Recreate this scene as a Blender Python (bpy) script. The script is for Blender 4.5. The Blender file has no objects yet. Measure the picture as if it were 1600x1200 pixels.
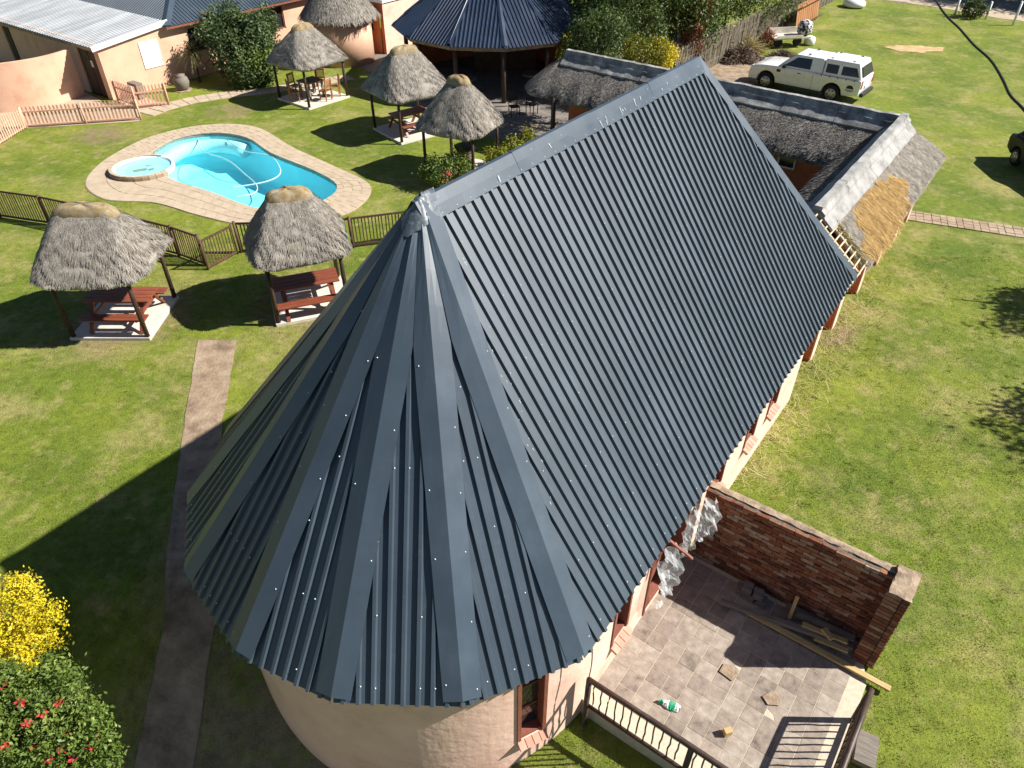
import bpy, bmesh, math, random
import numpy as np
from mathutils import Vector, Matrix
from mathutils.geometry import delaunay_2d_cdt
random.seed(7); RNG = np.random.default_rng(7)
scn = bpy.context.scene
COL = scn.collection
R = math.radians
# ------------------------------------------------------------------ camera, sky, sun, exposure
CAM_H = 11.0
PITCH = math.atan2(908, 1130)                    # looking down
cam_d = bpy.data.cameras.new('camera'); cam = bpy.data.objects.new('camera', cam_d); COL.objects.link(cam)
cam.location = (0, 0, CAM_H); cam.rotation_euler = (math.pi/2 - PITCH, 0, 0)
cam_d.sensor_width = 36.0; cam_d.lens = 36.0*1130/1600; cam_d.clip_end = 2000; cam_d.clip_start = .1
scn.camera = cam
SUN_EL, SUN_AZ = R(41.0), R(91.0)                # azimuth clockwise from +Y
w = bpy.data.worlds.new('World'); scn.world = w; w.use_nodes = True
nt = w.node_tree; bg = nt.nodes['Background']
sky = nt.nodes.new('ShaderNodeTexSky'); sky.sky_type = 'NISHITA'; sky.sun_disc = False
sky.sun_elevation = SUN_EL; sky.sun_rotation = SUN_AZ; sky.air_density = .75; sky.dust_density = .3; sky.ozone_density = 1.2
nt.links.new(sky.outputs[0], bg.inputs[0]); bg.inputs[1].default_value = .05
sd = bpy.data.lights.new('sun', 'SUN'); sd.energy = 5.0; sd.angle = R(.53); sd.color = (1, .955, .88)
sun = bpy.data.objects.new('sun', sd); COL.objects.link(sun)
sdir = Vector((math.sin(SUN_AZ)*math.cos(SUN_EL), math.cos(SUN_AZ)*math.cos(SUN_EL), math.sin(SUN_EL)))
sun.rotation_euler = sdir.to_track_quat('Z', 'Y').to_euler(); sun.location = (30, 0, 40)
vs = scn.view_settings; vs.view_transform = 'Standard'; vs.look = 'None'; vs.gamma = 1; vs.exposure = 1.0

# ------------------------------------------------------------------ frames and helpers
AX = math.atan2(-.5935, .8048)                   # local x = across the hall (n), local y = along it (a)
def NA(n, a, z=0): return Vector((n*.8048 + a*.5935, -n*.5935 + a*.8048, z))
def toNA(x, y): return (x*.8048 - y*.5935, x*.5935 + y*.8048)
def sstep(t): t = np.clip(t, 0, 1); return t*t*(3-2*t)
def zg(x, y): return -1.7*sstep((8.6-np.asarray(y))/4.6)*np.interp(x, [-3, .4, 4.5], [1, .42, .06])   # the site falls away towards the near left
def tag(o, label=None, cat=None, group=None, kind=None):
    if label: o['label'] = label
    if cat: o['category'] = cat
    if group: o['group'] = group
    if kind: o['kind'] = kind
    return o
def empty(name, loc=(0,0,0), rz=0, label=None, cat=None, group=None):
    o = bpy.data.objects.new(name, None); COL.objects.link(o)
    o.location = loc; o.rotation_euler = (0,0,rz); o.empty_display_size = .2
    return tag(o, label, cat, group)
def mk(name, me, m, parent=None, loc=None, rot=None, smooth=False):
    if m is not None and not me.materials: me.materials.append(m)
    o = bpy.data.objects.new(name, me); COL.objects.link(o)
    if parent is not None: o.parent = parent
    if loc is not None: o.location = loc
    if rot is not None: o.rotation_euler = rot
    if smooth:
        me.polygons.foreach_set('use_smooth', [True]*len(me.polygons))
    return o
def copy_tree(o, parent=None):
    c = o.copy(); COL.objects.link(c); c.parent = parent
    for ch in list(o.children): copy_tree(ch, c)
    return c
class MB:
    def __init__(s): s.v = []; s.f = []
    def quad(s, *p):
        i = len(s.v); s.v += [tuple(q) for q in p]; s.f.append(tuple(range(i, i+len(p)))); return s
    def box(s, cx, cy, cz, sx, sy, sz, rz=0, tilt=None):
        i = len(s.v); c, sn = math.cos(rz), math.sin(rz)
        for dz in (-.5, .5):
            for dx, dy in ((-.5,-.5),(.5,-.5),(.5,.5),(-.5,.5)):
                x, y, z = dx*sx, dy*sy, dz*sz
                if tilt is not None:
                    q = tilt @ Vector((x,y,z)); x, y, z = q
                s.v.append((cx+x*c-y*sn, cy+x*sn+y*c, cz+z))
        s.f += [(i,i+3,i+2,i+1),(i+4,i+5,i+6,i+7),(i,i+1,i+5,i+4),(i+1,i+2,i+6,i+5),(i+2,i+3,i+7,i+6),(i+3,i,i+4,i+7)]
        return s
    def beam(s, p0, p1, w, h, up=(0,0,1)):
        p0, p1 = Vector(p0), Vector(p1); d = (p1-p0).normalized(); up = Vector(up)
        sx = d.cross(up)
        if sx.length < 1e-4: sx = d.cross(Vector((1,0,0)))
        sx.normalize(); uy = sx.cross(d).normalized(); i = len(s.v)
        for p in (p0, p1):
            for a, b in ((-.5,-.5),(.5,-.5),(.5,.5),(-.5,.5)): s.v.append(tuple(p + sx*a*w + uy*b*h))
        s.f += [(i,i+3,i+2,i+1),(i+4,i+5,i+6,i+7),(i,i+1,i+5,i+4),(i+1,i+2,i+6,i+5),(i+2,i+3,i+7,i+6),(i+3,i,i+4,i+7)]
        return s
    def tube(s, pts, r, seg=8, cap=True):
        pts = [Vector(p) for p in pts]; n = len(pts); i0 = len(s.v)
        rr = r if isinstance(r, (list, tuple)) else [r]*n
        for k, p in enumerate(pts):
            d = (pts[min(k+1,n-1)] - pts[max(k-1,0)]).normalized()
            a = d.cross(Vector((0,0,1)))
            if a.length < .05: a = d.cross(Vector((1,0,0)))
            a.normalize(); b = d.cross(a)
            for j in range(seg):
                t = 2*math.pi*j/seg; s.v.append(tuple(p + (a*math.cos(t) + b*math.sin(t))*rr[k]))
        for k in range(n-1):
            for j in range(seg):
                a, b = i0+k*seg+j, i0+k*seg+(j+1)%seg
                s.f.append((a, b, b+seg, a+seg))
        if cap:
            s.f.append(tuple(i0+j for j in range(seg))[::-1]); s.f.append(tuple(i0+(n-1)*seg+j for j in range(seg)))
        return s
    def prism(s, poly, z0, z1):
        i = len(s.v); n = len(poly)
        f0 = z0 if callable(z0) else (lambda x, y: z0); f1 = z1 if callable(z1) else (lambda x, y: z1)
        for x, y in poly: s.v.append((x, y, f0(x, y)))
        for x, y in poly: s.v.append((x, y, f1(x, y)))
        s.f.append(tuple(range(i, i+n))[::-1]); s.f.append(tuple(range(i+n, i+2*n)))
        for k in range(n):
            a, b = i+k, i+(k+1)%n; s.f.append((a, b, b+n, a+n))
        return s
    def lathe(s, prof, cx=0, cy=0, seg=20):
        i = len(s.v); n = len(prof)
        for r, z in prof:
            for j in range(seg):
                t = 2*math.pi*j/seg; s.v.append((cx+r*math.cos(t), cy+r*math.sin(t), z))
        for k in range(n-1):
            for j in range(seg):
                a, b = i+k*seg+j, i+k*seg+(j+1)%seg; s.f.append((a, b, b+seg, a+seg))
        s.f.append(tuple(i+j for j in range(seg))[::-1]); s.f.append(tuple(i+(n-1)*seg+j for j in range(seg)))
        return s
    def mesh(s, name):
        me = bpy.data.meshes.new(name); me.from_pydata(s.v, [], s.f); me.update(); return me
    def build(s, name, m, parent=None, smooth=False, bevel=0, **k):
        o = mk(name, s.mesh(name), m, parent, smooth=smooth, **k)
        if bevel:
            b = o.modifiers.new('bevel', 'BEVEL'); b.width = bevel; b.segments = 2; b.limit_method = 'ANGLE'; b.angle_limit = R(35)
        return o
def polys_np(name, V, m, parent=None, var=None, kind=None, loc=None):
    """V: (N,k,3) array of separate k-gons, var: per face random number stored as an attribute."""
    N, k = V.shape[:2]
    me = bpy.data.meshes.new(name)
    me.vertices.add(N*k); me.vertices.foreach_set('co', np.ascontiguousarray(V, dtype=np.float32).ravel())
    me.loops.add(N*k); me.loops.foreach_set('vertex_index', np.arange(N*k, dtype=np.int32))
    me.polygons.add(N); me.polygons.foreach_set('loop_start', np.arange(0, N*k, k, dtype=np.int32))
    me.update(calc_edges=True)
    if var is not None:
        a = me.attributes.new('var', 'FLOAT', 'FACE'); a.data.foreach_set('value', np.asarray(var, dtype=np.float32))
    o = mk(name, me, m, parent, loc=loc)
    if kind: o['kind'] = kind
    return o
def inpoly(px, py, poly):
    poly = np.asarray(poly); c = np.zeros(px.shape, bool); j = len(poly)-1
    for i in range(len(poly)):
        xi, yi = poly[i]; xj, yj = poly[j]
        if yi != yj:
            c ^= ((yi > py) != (yj > py)) & (px < (xj-xi)*(py-yi)/(yj-yi)+xi)
        j = i
    return c
def spline(P, k=8, closed=True):
    P = [Vector(p) for p in P]; n = len(P); out = []
    rng = n if closed else n-1
    for i in range(rng):
        if closed: a, b, c, d = P[i-1], P[i], P[(i+1) % n], P[(i+2) % n]
        else: a, b, c, d = P[max(i-1,0)], P[i], P[i+1], P[min(i+2,n-1)]
        for j in range(k):
            t = j/k
            out.append(.5*((2*b)+(c-a)*t+(2*a-5*b+4*c-d)*t*t+(3*b-a-3*c+d)*t**3))
    if not closed: out.append(P[-1])
    return out
def jit(x): return (random.random()*2-1)*x

# ------------------------------------------------------------------ materials (all procedural)
def lk(nt, a, b): nt.links.new(a, b)
def M(name, stops, scale=4., rough=.8, bump=0, bscale=None, metal=0, spec=.5, stretch=None, obj=0., attr=0., coat=0., detail=7, rvar=.1, trans=None, ior=1.45):
    m = bpy.data.materials.new(name); m.use_nodes = True; t = m.node_tree; N = t.nodes
    b = N['Principled BSDF']; b.inputs['Roughness'].default_value = rough; b.inputs['Metallic'].default_value = metal
    b.inputs['Specular IOR Level'].default_value = spec; b.inputs['Coat Weight'].default_value = coat; b.inputs['IOR'].default_value = ior
    if stretch:
        tc = N.new('ShaderNodeTexCoord'); oi = N.new('ShaderNodeObjectInfo'); ma = N.new('ShaderNodeMath'); ma.operation = 'MULTIPLY'; ma.inputs[1].default_value = 37
        lk(t, oi.outputs['Random'], ma.inputs[0]); ad = N.new('ShaderNodeVectorMath'); ad.operation = 'ADD'
        mp = N.new('ShaderNodeMapping'); mp.inputs['Scale'].default_value = stretch
        lk(t, tc.outputs['Object'], mp.inputs[0]); lk(t, mp.outputs[0], ad.inputs[0]); lk(t, ma.outputs[0], ad.inputs[1]); vec = ad.outputs[0]
    else:
        g = N.new('ShaderNodeNewGeometry'); vec = g.outputs['Position']
    nz = N.new('ShaderNodeTexNoise'); nz.inputs['Scale'].default_value = scale; nz.inputs['Detail'].default_value = detail; nz.inputs['Roughness'].default_value = .62
    lk(t, vec, nz.inputs['Vector']); fac = nz.outputs[0]
    # spread the noise over 0..1
    mr = N.new('ShaderNodeMapRange'); mr.inputs[1].default_value = .3; mr.inputs[2].default_value = .7; lk(t, fac, mr.inputs[0]); fac = mr.outputs[0]
    def mixin(sock, wgt, fac):
        mx = N.new('ShaderNodeMix'); mx.inputs[0].default_value = wgt; lk(t, fac, mx.inputs[2]); lk(t, sock, mx.inputs[3]); return mx.outputs[0]
    if obj:
        oi2 = N.new('ShaderNodeObjectInfo'); fac = mixin(oi2.outputs['Random'], obj, fac)
    if attr:
        at = N.new('ShaderNodeAttribute'); at.attribute_name = 'var'; fac = mixin(at.outputs['Fac'], attr, fac)
    cr = N.new('ShaderNodeValToRGB'); el = cr.color_ramp.elements
    for i, (p, c) in enumerate(stops):
        e = el[i] if i < 2 else el.new(p)
        e.position = p; e.color = (*c, 1)
    lk(t, fac, cr.inputs[0]); lk(t, cr.outputs[0], b.inputs['Base Color'])
    if rvar:
        mr2 = N.new('ShaderNodeMapRange'); mr2.inputs[3].default_value = max(.02, rough-rvar); mr2.inputs[4].default_value = min(1, rough+rvar)
        lk(t, nz.outputs[0], mr2.inputs[0]); lk(t, mr2.outputs[0], b.inputs['Roughness'])
    if bump:
        n2 = N.new('ShaderNodeTexNoise'); n2.inputs['Scale'].default_value = bscale or scale*6; n2.inputs['Detail'].default_value = 5
        lk(t, vec, n2.inputs['Vector'])
        bp = N.new('ShaderNodeBump'); bp.inputs['Strength'].default_value = 1; bp.inputs['Distance'].default_value = bump
        lk(t, n2.outputs[0], bp.inputs['Height']); lk(t, bp.outputs[0], b.inputs['Normal'])
    if trans:
        b.inputs['Transmission Weight'].default_value = trans
    return m
def flat(name, c, rough=.5, metal=0, spec=.5, coat=0):
    return M(name, [(0, tuple(x*.88 for x in c)), (1, tuple(min(1, x*1.08) for x in c))], 6, rough, metal=metal, spec=spec, coat=coat, rvar=.06)
def leafmat(name, stops, rough=.5, spec=.35, tl=.25):
    m = M(name, stops, 3., rough, attr=.75, spec=spec, detail=2)
    t = m.node_tree; N = t.nodes; b = N['Principled BSDF']; out = N['Material Output']
    tr = N.new('ShaderNodeBsdfTranslucent'); mx = N.new('ShaderNodeMixShader'); mx.inputs[0].default_value = tl
    src = b.inputs['Base Color'].links[0].from_socket
    lk(t, src, tr.inputs[0]); lk(t, b.outputs[0], mx.inputs[1]); lk(t, tr.outputs[0], mx.inputs[2]); lk(t, mx.outputs[0], out.inputs[0])
    return m

def lawn_mat(name, blades):
    m = bpy.data.materials.new(name); m.use_nodes = True; t = m.node_tree; N = t.nodes
    b = N['Principled BSDF']; b.inputs['Roughness'].default_value = .75; b.inputs['Specular IOR Level'].default_value = .15
    g = N.new('ShaderNodeNewGeometry')
    def noise(sc, det=4, off=0):
        mp = N.new('ShaderNodeMapping'); mp.inputs['Location'].default_value = (off, off*.7, 0); mp.inputs['Scale'].default_value = (1, 1, .2); lk(t, g.outputs['Position'], mp.inputs[0])
        n = N.new('ShaderNodeTexNoise'); n.inputs['Scale'].default_value = sc; n.inputs['Detail'].default_value = det+3; n.inputs['Roughness'].default_value = .68
        lk(t, mp.outputs[0], n.inputs['Vector']); return n.outputs[0]
    def rng(s, a, bb, c=0, d=1):
        r = N.new('ShaderNodeMapRange'); r.inputs[1].default_value = a; r.inputs[2].default_value = bb; r.inputs[3].default_value = c; r.inputs[4].default_value = d
        lk(t, s, r.inputs[0]); return r.outputs[0]
    def mix(f, c1, c2):
        x = N.new('ShaderNodeMix'); x.data_type = 'RGBA'
        if hasattr(f, 'links'): lk(t, f, x.inputs[0])
        else: x.inputs[0].default_value = f
        for s, c in ((x.inputs[6], c1), (x.inputs[7], c2)):
            if hasattr(c, 'links'): lk(t, c, s)
            else: s.default_value = (*c, 1)
        return x.outputs[2]
    big = rng(noise(.16, 3), .36, .66); mid = rng(noise(.9, 5, 11), .36, .66); sm = rng(noise(5., 6, 5), .3, .7); fine = rng(noise(38., 3, 2), .3, .72)
    c = mix(big, (.114, .156, .018), (.196, .216, .028))            # green to yellow green
    c = mix(rng(noise(.42, 5, 31), .40, .66, 0, .75), c, (.066, .106, .014))
    c = mix(rng(noise(.5, 6, 51), .49, .66, 0, .62), c, (.30, .25, .105))      # dry worn turf
    c = mix(rng(noise(1.7, 6, 77), .53, .68, 0, .55), c, (.32, .26, .12))
    for bx_, by_, br_ in ((-3.9, 5.4, 3.0), (-5.2, 8.6, 1.3), (-1.2, 4.3, 1.6), (-10.5, 16.5, 1.9), (-5.7, 17.4, 1.8), (12.5, 40.5, 2.2), (8.4, 16.0, 1.0), (-12.9, 33.6, 1.2), (-17.5, 30.6, 1.4)):   # bare, trodden soil
        vm = N.new('ShaderNodeVectorMath'); vm.operation = 'DISTANCE'; vm.inputs[1].default_value = (bx_, by_, 0); cb = N.new('ShaderNodeVectorMath'); cb.operation = 'MULTIPLY'; cb.inputs[1].default_value = (1, 1, 0)
        lk(t, g.outputs['Position'], cb.inputs[0]); lk(t, cb.outputs[0], vm.inputs[0]); dd = rng(vm.outputs['Value'], br_*.45, br_*1.1, .85, 0)
        mu = N.new('ShaderNodeMath'); mu.operation = 'MULTIPLY'; lk(t, dd, mu.inputs[0]); lk(t, rng(noise(1.5, 6, 91), .36, .56), mu.inputs[1])
        c = mix(mu.outputs[0], c, (.21, .15, .095))
    hs = N.new('ShaderNodeHueSaturation'); lk(t, c, hs.inputs['Color'])
    mm = N.new('ShaderNodeMath'); mm.operation = 'MULTIPLY_ADD'; lk(t, sm, mm.inputs[0]); mm.inputs[1].default_value = .62; mm.inputs[2].default_value = .50
    m2 = N.new('ShaderNodeMath'); m2.operation = 'MULTIPLY_ADD'; lk(t, fine, m2.inputs[0]); m2.inputs[1].default_value = .6; lk(t, mm.outputs[0], m2.inputs[2])
    if blades:
        at = N.new('ShaderNodeAttribute'); at.attribute_name = 'var'
        m3 = N.new('ShaderNodeMath'); m3.operation = 'MULTIPLY_ADD'; lk(t, at.outputs['Fac'], m3.inputs[0]); m3.inputs[1].default_value = .85; lk(t, mm.outputs[0], m3.inputs[2]); lk(t, m3.outputs[0], hs.inputs['Value'])
        dry = mix(rng(at.outputs['Fac'], .90, .97), hs.outputs[0], (.34, .31, .11)); lk(t, dry, b.inputs['Base Color'])
        tr = N.new('ShaderNodeBsdfTranslucent'); mx = N.new('ShaderNodeMixShader'); mx.inputs[0].default_value = .3
        lk(t, dry, tr.inputs[0]); lk(t, b.outputs[0], mx.inputs[1]); lk(t, tr.outputs[0], mx.inputs[2]); lk(t, mx.outputs[0], N['Material Output'].inputs[0])
    else:
        lk(t, m2.outputs[0], hs.inputs['Value'])
        lk(t, hs.outputs[0], b.inputs['Base Color'])
        bp = N.new('ShaderNodeBump'); bp.inputs['Distance'].default_value = .03; lk(t, noise(24., 4, 9), bp.inputs['Height']); lk(t, bp.outputs[0], b.inputs['Normal'])
    return m
def roof_mat(name, c, rough, stain=.35, metal=0.):
    m = M(name, [(0, tuple(x*.82 for x in c)), (.55, c), (1, tuple(x*1.22+.005 for x in c))], 1.1, rough, metal=metal, spec=.62, rvar=.12, obj=.3)
    t = m.node_tree; N = t.nodes; b = N['Principled BSDF']
    g = N.new('ShaderNodeNewGeometry'); n = N.new('ShaderNodeTexNoise'); n.inputs['Scale'].default_value = 9; n.inputs['Detail'].default_value = 9; n.inputs['Roughness'].default_value = .75
    lk(t, g.outputs['Position'], n.inputs['Vector'])
    r = N.new('ShaderNodeMapRange'); r.inputs[1].default_value = .58; r.inputs[2].default_value = .8; r.inputs[4].default_value = stain; lk(t, n.outputs[0], r.inputs[0])
    mx = N.new('ShaderNodeMix'); mx.data_type = 'RGBA'; lk(t, r.outputs[0], mx.inputs[0])
    lk(t, b.inputs['Base Color'].links[0].from_socket, mx.inputs[6]); mx.inputs[7].default_value = (.16, .17, .17, 1)
    lk(t, mx.outputs[2], b.inputs['Base Color'])
    return m

m_lawn = lawn_mat('lawn', False); m_blade = lawn_mat('grass_blade', True)
m_roof = roof_mat('slate_blue_sheet', (.041, .059, .080), .47)
m_flash = roof_mat('slate_blue_flashing', (.042, .061, .084), .42, .15)
m_navy = roof_mat('navy_sheet', (.016, .028, .056), .38, .12)
m_galv = M('galvanised_sheet', [(0, (.10,.11,.125)), (.5, (.17,.185,.20)), (1, (.27,.29,.31))], 1.3, .5, metal=.15, rvar=.12, stretch=(1, .25, 1))
m_seal = M('silver_sealant', [(0, (.055,.073,.092)), (.6, (.085,.105,.125)), (1, (.24,.26,.28))], 16, .42, bump=.004, bscale=18)
m_screw = flat('screw_head', (.62, .64, .66), .5)
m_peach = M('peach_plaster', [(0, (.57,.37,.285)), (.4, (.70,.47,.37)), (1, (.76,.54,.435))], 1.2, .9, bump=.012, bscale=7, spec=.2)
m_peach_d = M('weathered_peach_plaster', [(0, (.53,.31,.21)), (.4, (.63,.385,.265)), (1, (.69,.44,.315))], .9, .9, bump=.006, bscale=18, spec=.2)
m_orange_shade = M('orange_shade_plaster', [(0, (.40,.13,.06)), (.5, (.50,.175,.085)), (1, (.56,.21,.11))], 1.5, .9, bump=.005, bscale=18, spec=.2)  # deeper tone for plaster out of the sun, shade put into the colour
m_white = M('white_paint', [(0, (.70,.70,.68)), (1, (.82,.82,.80))], 3, .5)
m_frame = M('red_brown_frame', [(0, (.16,.055,.035)), (1, (.25,.085,.055))], 4, .6, stretch=(6, 6, 1))
m_glass = flat('window_glass', (.02, .025, .028), .06, 0, .6)
m_dark = flat('dark_interior', (.02, .018, .016), .9)
m_brick = M('clay_brick', [(0, (.04,.03,.025)), (.22, (.11,.05,.033)), (.42, (.21,.075,.042)), (.6, (.25,.115,.065)), (.78, (.27,.175,.12)), (.9, (.36,.26,.19)), (1, (.50,.40,.31))], 16, .92, bump=.006, bscale=40, obj=.72, spec=.2)
m_brick2 = M('clay_brick_joined', [(0, (.06,.036,.028)), (.3, (.15,.055,.036)), (.6, (.23,.09,.055)), (.82, (.25,.16,.11)), (1, (.38,.29,.22))], 14, .92, bump=.006, bscale=40, attr=.7, spec=.2)
m_mortar = M('mortar', [(0, (.07,.055,.045)), (1, (.17,.14,.11))], 12, .95, bump=.01, bscale=40)
m_cement = M('cement_cap', [(0, (.17,.12,.085)), (.5, (.28,.205,.14)), (1, (.40,.32,.225))], 6, .92, bump=.012, bscale=25)
m_silltile = M('sill_brick', [(0, (.42,.19,.13)), (1, (.58,.31,.23))], 8, .85, obj=.5)
m_tile = M('patio_tile', [(0, (.095,.075,.06)), (.3, (.21,.17,.14)), (.65, (.295,.245,.20)), (1, (.40,.355,.31))], 7.0, .7, bump=.003, bscale=30, obj=.42, spec=.3)
m_grout = M('grout', [(0, (.42,.35,.26)), (1, (.58,.50,.38))], 10, .95)
m_slab = M('pale_concrete', [(0, (.47,.42,.34)), (.5, (.56,.51,.43)), (1, (.62,.57,.49))], 4, .9, bump=.004, bscale=30)
m_paver = M('sandstone_paver', [(0, (.34,.265,.185)), (.5, (.41,.325,.232)), (1, (.47,.385,.285))], 3, .9, bump=.004, bscale=30, obj=.25)
m_pjoint = M('paving_joint', [(0, (.31,.24,.165)), (1, (.40,.32,.23))], 8, .95)
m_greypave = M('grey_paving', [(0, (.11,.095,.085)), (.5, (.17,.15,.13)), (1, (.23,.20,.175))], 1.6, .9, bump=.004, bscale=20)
m_dirt = M('bare_earth', [(0, (.14,.095,.06)), (.45, (.25,.18,.12)), (1, (.37,.285,.20))], 2.2, .95, bump=.02, bscale=14)
m_sand = M('sand', [(0, (.34,.22,.10)), (.5, (.46,.31,.15)), (1, (.55,.42,.22))], 2.0, .95, bump=.03, bscale=7)
m_brickpath = M('brick_paver', [(0, (.22,.155,.10)), (.5, (.31,.23,.155)), (1, (.39,.31,.215))], 4, .9, obj=.5, bump=.005)
m_wood = M('dark_pole_timber', [(0, (.022,.012,.008)), (.5, (.045,.024,.015)), (1, (.085,.048,.03))], 3, .6, bump=.004, bscale=30, stretch=(6, 6, 1))
m_fence = M('brown_fence_timber', [(0, (.045,.024,.014)), (.5, (.085,.045,.025)), (1, (.14,.078,.045))], 3, .7, stretch=(6, 6, 1), obj=.3)
m_rail = M('brown_metal_rail', [(0, (.035,.022,.017)), (.6, (.06,.038,.028)), (1, (.10,.07,.055))], 5, .5, bump=.002)
m_redwood = M('red_brown_bench', [(0, (.13,.035,.018)), (.5, (.20,.055,.028)), (1, (.26,.085,.045))], 3, .45, stretch=(1, 8, 8), obj=.25)
m_chair = M('orange_teak', [(0, (.22,.085,.035)), (.5, (.32,.14,.06)), (1, (.40,.20,.10))], 3, .55, stretch=(5, 5, 1), obj=.3)
m_greywood = M('weathered_timber', [(0, (.10,.085,.07)), (.5, (.17,.145,.12)), (1, (.25,.22,.185))], 3, .85, stretch=(1, 12, 12), bump=.003)
m_pine = M('yellow_pine', [(0, (.33,.215,.085)), (.5, (.43,.30,.13)), (1, (.52,.39,.19))], 3, .7, stretch=(1, 10, 10))
m_peachwood = M('peach_picket_paint', [(0, (.50,.27,.18)), (.5, (.60,.345,.235)), (1, (.66,.41,.30))], 3, .75, obj=.35)
m_thatch = M('grey_thatch', [(0, (.085,.075,.064)), (.3, (.19,.170,.145)), (.65, (.285,.26,.225)), (1, (.42,.385,.335))], 5, .95, attr=.55, spec=.1, bump=.012, bscale=30)
m_thatch_d = M('dark_old_thatch', [(0, (.045,.042,.039)), (.35, (.12,.112,.102)), (.7, (.22,.205,.185)), (1, (.42,.39,.35))], 7, .95, attr=.7, spec=.1, bump=.012, bscale=30)
m_thatch_g = M('golden_thatch', [(0, (.17,.10,.037)), (.4, (.33,.205,.08)), (1, (.49,.345,.15))], 8, .95, attr=.7, spec=.1)
m_moss = M('mossy_cement_cap', [(0, (.15,.105,.05)), (.4, (.235,.17,.085)), (.7, (.27,.22,.14)), (1, (.33,.29,.22))], 5, .95, bump=.006, bscale=24)
m_ridge = M('weathered_ridge_cement', [(0, (.085,.08,.08)), (.4, (.19,.185,.18)), (.75, (.32,.315,.305)), (1, (.46,.455,.44))], 2.6, .9, bump=.008, bscale=22)
m_ridgew = M('pale_ridge_cement', [(0, (.13,.125,.12)), (.4, (.25,.245,.235)), (1, (.38,.37,.355))], 2.2, .9, bump=.008, bscale=22)
m_pole = M('debarked_pole', [(0, (.38,.29,.19)), (1, (.60,.50,.37))], 5, .8, stretch=(6, 6, 1))
m_shell = M('pool_marbelite', [(0, (.36,.82,.90)), (1, (.44,.87,.93))], 1.2, .6)
m_shellw = flat('pale_pool_plaster', (.74, .80, .79), .6)
m_pipe = flat('black_pipe', (.014, .014, .016), .5)
m_hose = flat('pale_hose', (.45, .62, .64), .5)
m_carw = flat('white_car_paint', (.84, .85, .85), .22, 0, .5, .7)
m_card = flat('charcoal_car_paint', (.018, .020, .023), .5, 0, .3)
m_tyre = flat('tyre_rubber', (.016, .016, .017), .85)
m_rim = flat('alloy_rim', (.45, .46, .47), .35, .7)
m_cglass = flat('tinted_glass', (.012, .015, .018), .08, 0, .6)
m_blackp = flat('black_plastic', (.018, .018, .019), .6)
m_red = flat('tail_light_red', (.35, .02, .02), .25)
m_lamp = flat('lamp_glass', (.55, .57, .58), .15)
m_green = M('green_tank_plastic', [(0, (.02,.10,.075)), (1, (.035,.15,.115))], 2, .45)
m_greenp = flat('green_print', (.03, .36, .17), .5)
m_bark = M('bark', [(0, (.05,.036,.026)), (1, (.13,.10,.075))], 6, .95, bump=.02, bscale=20)
m_reed = M('reed_fence', [(0, (.085,.07,.048)), (.5, (.17,.145,.105)), (1, (.29,.25,.185))], 4, .95, attr=.8, spec=.1)
m_rubble = M('garden_rubble', [(0, (.075,.05,.034)), (.5, (.16,.115,.08)), (1, (.27,.21,.15))], 5, .95, attr=.7, bump=.02)
m_straw = M('dry_straw', [(0, (.26,.21,.085)), (1, (.46,.40,.20))], 4, .9, attr=.8)
m_lf_dark = leafmat('dark_leaf', [(0, (.02,.038,.010)), (.5, (.055,.09,.019)), (1, (.13,.165,.04))])
m_lf_mid = leafmat('mid_leaf', [(0, (.028,.05,.012)), (.5, (.075,.112,.022)), (1, (.16,.20,.05))])
m_lf_bright = leafmat('bright_leaf', [(0, (.035,.07,.012)), (.5, (.115,.175,.028)), (1, (.30,.35,.09))])
m_lf_grey = leafmat('grey_green_leaf', [(0, (.03,.052,.018)), (.5, (.085,.125,.042)), (1, (.17,.22,.09))])
m_lf_yel = leafmat('yellow_leaf', [(0, (.26,.20,.012)), (.45, (.58,.47,.016)), (1, (.80,.70,.05))])
m_lf_yg = leafmat('yellow_green_leaf', [(0, (.05,.065,.010)), (.5, (.16,.175,.015)), (1, (.42,.39,.03))])
m_lf_red = leafmat('red_leaf', [(0, (.05,.045,.015)), (.4, (.15,.05,.02)), (1, (.36,.075,.035))])
m_flower = leafmat('red_petal', [(0, (.50,.05,.045)), (1, (.70,.12,.10))])
m_spike = leafmat('spiky_leaf', [(0, (.07,.085,.025)), (.5, (.17,.17,.06)), (1, (.34,.30,.14))])
m_deadleaf = leafmat('dead_leaf', [(0, (.16,.11,.065)), (1, (.34,.26,.17))])
def plastic_mat():
    m = bpy.data.materials.new('clear_plastic_sheet'); m.use_nodes = True; t = m.node_tree; N = t.nodes; b = N['Principled BSDF']
    b.inputs['Base Color'].default_value = (.80, .84, .84, 1); b.inputs['Roughness'].default_value = .25; b.inputs['Subsurface Weight'].default_value = 0
    tr = N.new('ShaderNodeBsdfTransparent'); mx = N.new('ShaderNodeMixShader'); mx.inputs[0].default_value = .33
    lk(t, tr.outputs[0], mx.inputs[1]); lk(t, b.outputs[0], mx.inputs[2]); lk(t, mx.outputs[0], N['Material Output'].inputs[0]); return m
m_plastic = plastic_mat()
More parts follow.
